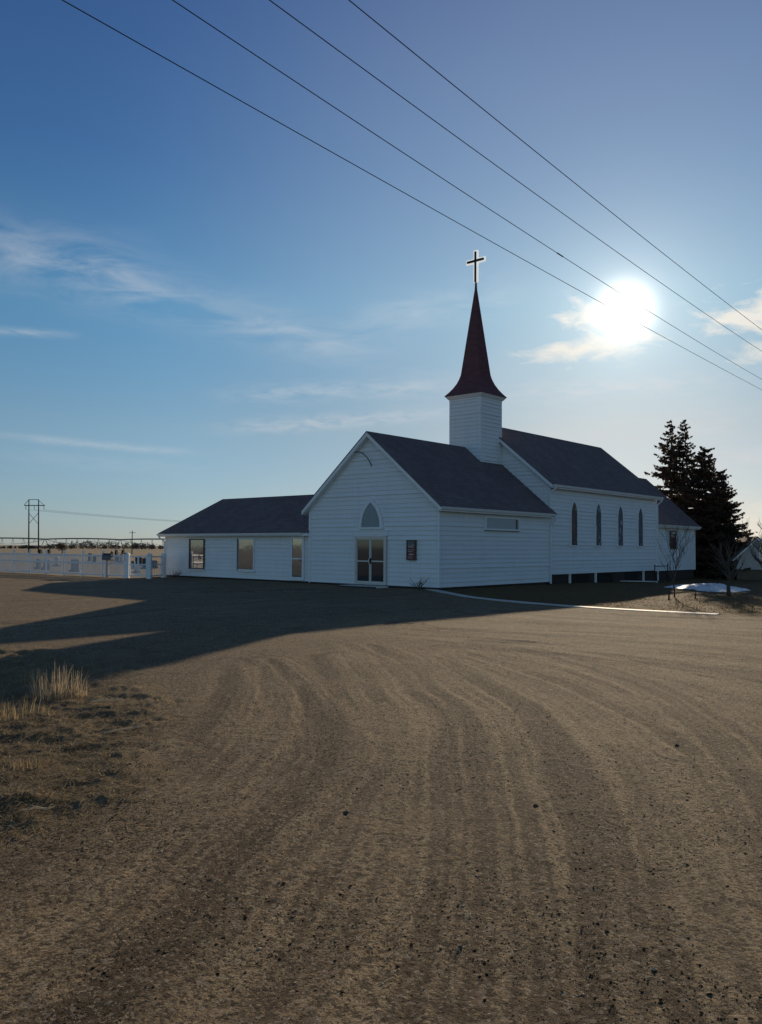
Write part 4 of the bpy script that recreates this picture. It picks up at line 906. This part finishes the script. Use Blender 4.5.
for args in ((-60,236,150,280,1.9,wisp,.34,.70,.34), (60,262,385,356,1.5,wisp,.34,.68,.36), (-20,329,70,335,.22,wisp2,.2,.6,.30), (0,435,186,452,.24,wisp2,.2,.6,.30), (0,452,190,470,.5,wisp2,.3,.7,.12),
             (230,395,450,385,.6,wisp2,.33,.62,.30), (230,428,455,412,.5,wisp2,.32,.6,.42), (360,322,520,292,1.2,wisp,.38,.7,.30), (380,395,560,372,1.6,wisp,.4,.75,.16),
             (500,447,740,425,.9,wisp2,.32,.58,.55), (640,468,860,450,.8,wisp2,.3,.55,.65), (500,395,720,380,.7,wisp2,.36,.6,.4), (520,420,780,395,1.6,wisp,.4,.75,.26), (680,520,900,500,1.3,wisp2,.3,.65,.5)):
    b = blob(*args); cl = b if cl is None else t.math('ADD', cl, b)
puff = t.noise(t.map(AE, (.34,.85,1), (0,0,R(-5))), 1.0, 10, .62, .5)
tex1 = t.n.new('ShaderNodeValue'); tex1.outputs[0].default_value = 1.
cum = None
for a0 in ((520,356,672,336,1.0,.85), (556,312,650,326,1.1,.9), (690,322,900,296,1.5,1.0), (728,352,900,346,1.0,.85), (700,540,900,500,1.7,.6)):
    *p4, wd_, amp = a0; g_ = blob(*p4, wd_, tex1.outputs[0], 0, 1, 1.)
    v_ = t.math('ADD', t.math('MULTIPLY', g_, .75), t.math('MULTIPLY', t.math('SUBTRACT', puff, .5), 2.0))
    b = t.math('MULTIPLY', t.math('MULTIPLY', t.rng(v_, .30, .85), t.rng(g_, .02, .3)), amp); cum = b if cum is None else t.math('ADD', cum, b)
dt = t.n.new('ShaderNodeVectorMath'); dt.operation = 'DOT_PRODUCT'; t.l.new(D_, dt.inputs[0]); dt.inputs[1].default_value = sd
ang = t.math('MULTIPLY', t.math('ARCCOSINE', t.math('MINIMUM', dt.outputs['Value'], .9999999)), 57.2958)
def gl(amp, s, p=1.0): return t.math('MULTIPLY', t.math('EXPONENT', t.math('MULTIPLY', t.math('POWER', t.math('DIVIDE', ang, s), p), -1)), amp)
disc = gl(18, 1.38, 2.1); aur = t.math('ADD', gl(5.2, 2.3, 1.05), gl(.55, 9, 1.3))
def vscale(c, f):
    x = t.n.new('ShaderNodeVectorMath'); x.operation = 'SCALE'; t.val(x.inputs[0], c); t.val(x.inputs['Scale'], f); return x.outputs[0]
def vadd(a, b):
    x = t.n.new('ShaderNodeVectorMath'); x.operation = 'ADD'; t.val(x.inputs[0], a); t.val(x.inputs[1], b); return x.outputs[0]
corr = t.ramp(t.math('DIVIDE', el, 60.), [(0,(.34,.46,.80)),(.05,(.38,.49,.70)),(.133,(.46,.58,.68)),(.267,(.38,.66,.79)),(.417,(.30,.53,.76)),(.567,(.30,.47,.74)),(.75,(.52,.70,.95)),(1,(.62,.82,1.0))])
back = t.rng(t.math('ADD', t.math('MULTIPLY', X, math.sin(SAZ)), t.math('MULTIPLY', Y, math.cos(SAZ))), .25, -.45)
corr = t.mix(back, corr, (.74, .93, 1.10))
cosun = t.n.new('ShaderNodeVectorMath'); cosun.operation = 'DOT_PRODUCT'; t.l.new(D_, cosun.inputs[0]); cosun.inputs[1].default_value = sd
near_ = t.math('MULTIPLY', t.rng(cosun.outputs['Value'], .86, .995), .9); corr = t.mix(near_, corr, t.mix(1., corr, (.94,.80,.76), 'MULTIPLY'))
base = t.mix(1., sky.outputs[0], corr, 'MULTIPLY')   # sky regraded by direction; its unseen back half is raised to fill shaded walls
c0 = t.mix(t.math('MINIMUM', cl, .8), base, (6.2, 6.4, 6.6)); c0 = t.mix(t.math('MINIMUM', cum, .9), c0, (7.9, 7.4, 6.5))
veil = t.math('MULTIPLY', gl(1.1, 26, 4), t.rng(el, 8, 17)); c0 = vadd(c0, vscale((.85, .98, 1.08), veil)); c0 = vadd(c0, vscale((1, .91, .80), aur)); c0 = vadd(c0, vscale((1, .93, .80), disc))
t.l.new(c0, bg.inputs[0]); bg.inputs[1].default_value = SKYS

sc.view_settings.view_transform = 'Standard'; sc.view_settings.look = 'None'; sc.view_settings.gamma = 1; sc.view_settings.exposure = 0
try: sc.view_settings.use_curve_mapping = False
except Exception: pass
sc.render.engine = 'CYCLES'; sc.cycles.max_bounces = 6; sc.cycles.caustics_reflective = False; sc.cycles.caustics_refractive = False; sc.cycles.sample_clamp_indirect = 3; sc.cycles.use_denoising = True; sc.cycles.denoiser = 'OPENIMAGEDENOISE'; sc.cycles.denoising_input_passes = 'RGB_ALBEDO_NORMAL'; sc.cycles.denoising_prefilter = 'ACCURATE'
